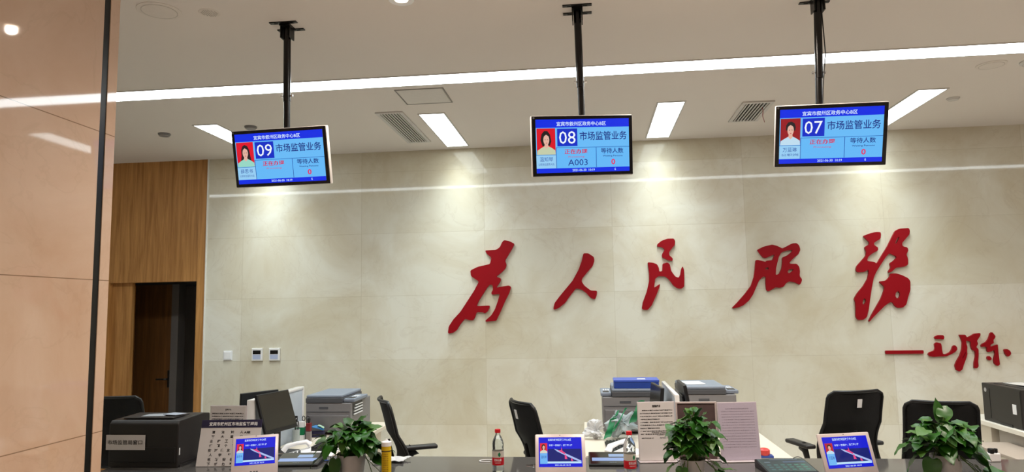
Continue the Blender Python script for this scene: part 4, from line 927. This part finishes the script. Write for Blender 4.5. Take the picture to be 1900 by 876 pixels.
MB().lathe([(0, 0), (.016, 0), (.017, .09), (.014, .09), (0, .004)], 16).build('holder', M_GREYD, t)
for s in (-1, 1):
    MB().tube([(s * .004, 0, .05), (s * .008, 0, .13)] + [(s * (.016) + .011 * math.cos(a), 0, .15 + .018 * math.sin(a)) for a in [-1.6 + i * 2 * PI / 12 for i in range(13)]], .003, 6).build('handle', M_DARK, t)
t = thing('snack_packet', 'blue and pale green packet lying on the stapler beside the grey copier', 'packet', (pxy(590, 5.2), 5.20, .77), .2)
MB().grid(lambda u, v: Vector(((u - .5) * .09, (v - .5) * .05, .02 * math.sin(PI * u) * math.sin(PI * v) + .012 * (1 - u) * 2 + .006)), 10, 6, .006).build('wrapper', M_TEAL, t)
MB().grid(lambda u, v: Vector(((u) * .045, (v - .5) * .045, .02 * math.cos(PI * u / 2) + .018)), 6, 4, .004).build('pale_flap', mat('pale_green', (180, 214, 190), .4), t)
t = thing('stapler', 'dark blue stapler on the left desk under the blue packet', 'stapler', (pxy(588, 5.2), 5.20, .72), .05)
MB().box(-.07, .07, -.018, .018, 0, .012, .003).build('base', M_NAVY, t); MB().box(-.07, .06, -.015, .015, .02, .045, .006).build('top_arm', M_NAVY, t); MB().box(-.07, -.05, -.014, .014, .01, .022).build('hinge', M_GREYD, t)
for i, (x, y, r, l) in enumerate(((-1.80, 4.62, .1, 'white sheet lying on the left desk near the phone'), (-1.75, 5.1, -.2, 'white sheet lying on the left desk beside the copier'))):
    tag(MB().box(-.09, .09, -.13, .13, 0, .004).build('paper_sheet', M_PAPER, None, (x, y, .7205), (0, 0, r)), l, 'paper')
t = thing('tape_roll', 'red and blue tape dispenser on the pale desk right of the lilac notice', 'tape', (1.03, 4.5, .72))
MB().lathe([(0, .025), (.03, .025), (.034, .035), (.034, .055), (.02, .065), (0, .065)], 20).build('red_top', mat('tape_red', (200, 60, 56), .4), t, smooth=True)
MB().box(-.04, .05, -.03, .03, 0, .026, .004).build('blue_base', mat('tape_blue', (40, 70, 150), .4), t)
# crumpled film on the counter
def film(u, v):
    x = (u - .5) * .2; y = (v - .5) * .13; r = math.sqrt((u - .5) ** 2 + (v - .5) ** 2)
    return Vector((x * (1 - .12 * math.sin(5 * v)), y, .006 + .007 * abs(math.sin(11 * u + 4 * v)) + .005 * abs(math.sin(17 * v - 6 * u))))
tag(MB().grid(film, 28, 20, .0008).build('plastic_film', M_BAGW, None, (-1.19, 4.10, CT)), 'crumpled white plastic film lying behind the yellow sealant tube', 'plastic film')
t = thing('key_ring', 'small bunch of silver keys lying left of the middle tablet', 'keys', (-.33, 4.0, CT + .003))
MB().tube([(.012 * math.cos(a), .012 * math.sin(a), .0) for a in [i * PI / 8 for i in range(17)]], .0018, 6).build('ring', M_CHROME, t)
for a in (.3, 1.5, 2.9):
    k_ = MB().box(.012, .05, -.003, .003, -.001, .002).lathe([(0, -.001), (.009, -.001), (.009, .002), (0, .002)], 14, cx=.018).build('key', M_CHROME, t); k_.rotation_euler = (0, .0, a)
cpts = [(-.615 + .045 * math.cos(a), 4.11 + .03 * math.sin(a), CT + .004) for a in [i * .4 for i in range(14)]]
tag(MB().tube(cpts, .0025, 6).build('cable_loop', M_WHITE), 'thin white cable loop on the counter left of the first water bottle', 'cable')
cp = [(1.2 + .07 * i, 3.86 + .02 * math.sin(i * 1.3), CT + .004) for i in range(8)]
tag(MB().tube(cp, .003, 6).build('cable', M_BLACK), 'black cable lying on the counter between the right touch pad and tablet', 'cable')
cp = [(1.13 + .03 * math.cos(a), 4.15, CT + .004 + .022 * abs(math.sin(a))) for a in [i * PI / 10 for i in range(11)]]
tag(MB().tube(cp, .002, 6).build('cable', M_BLACK), 'short black cable arch at the counter edge above the right touch pad', 'cable')
cp = [(-1.9 + .05 * i, 4.08 + .012 * math.sin(i * 1.1), CT + .005) for i in range(8)]
tag(MB().tube(cp, .004, 6).build('cable', mat('cable_blue', (60, 90, 160), .4)), 'blue network cable on the counter right of the left tablet', 'cable')
t = thing('power_adapter', 'small white adapter with two black plugs at the counter edge, right of the rightmost plant', 'adapter', (2.17, 4.19, CT), .2)
MB().box(-.035, .03, -.025, .025, 0, .045, .005).build('body', M_WHITE, t); MB().box(-.03, -.005, -.028, .0, .045, .072, .006).box(.006, .02, -.02, .0, .045, .07, .005).build('plugs', M_BLACK, t)
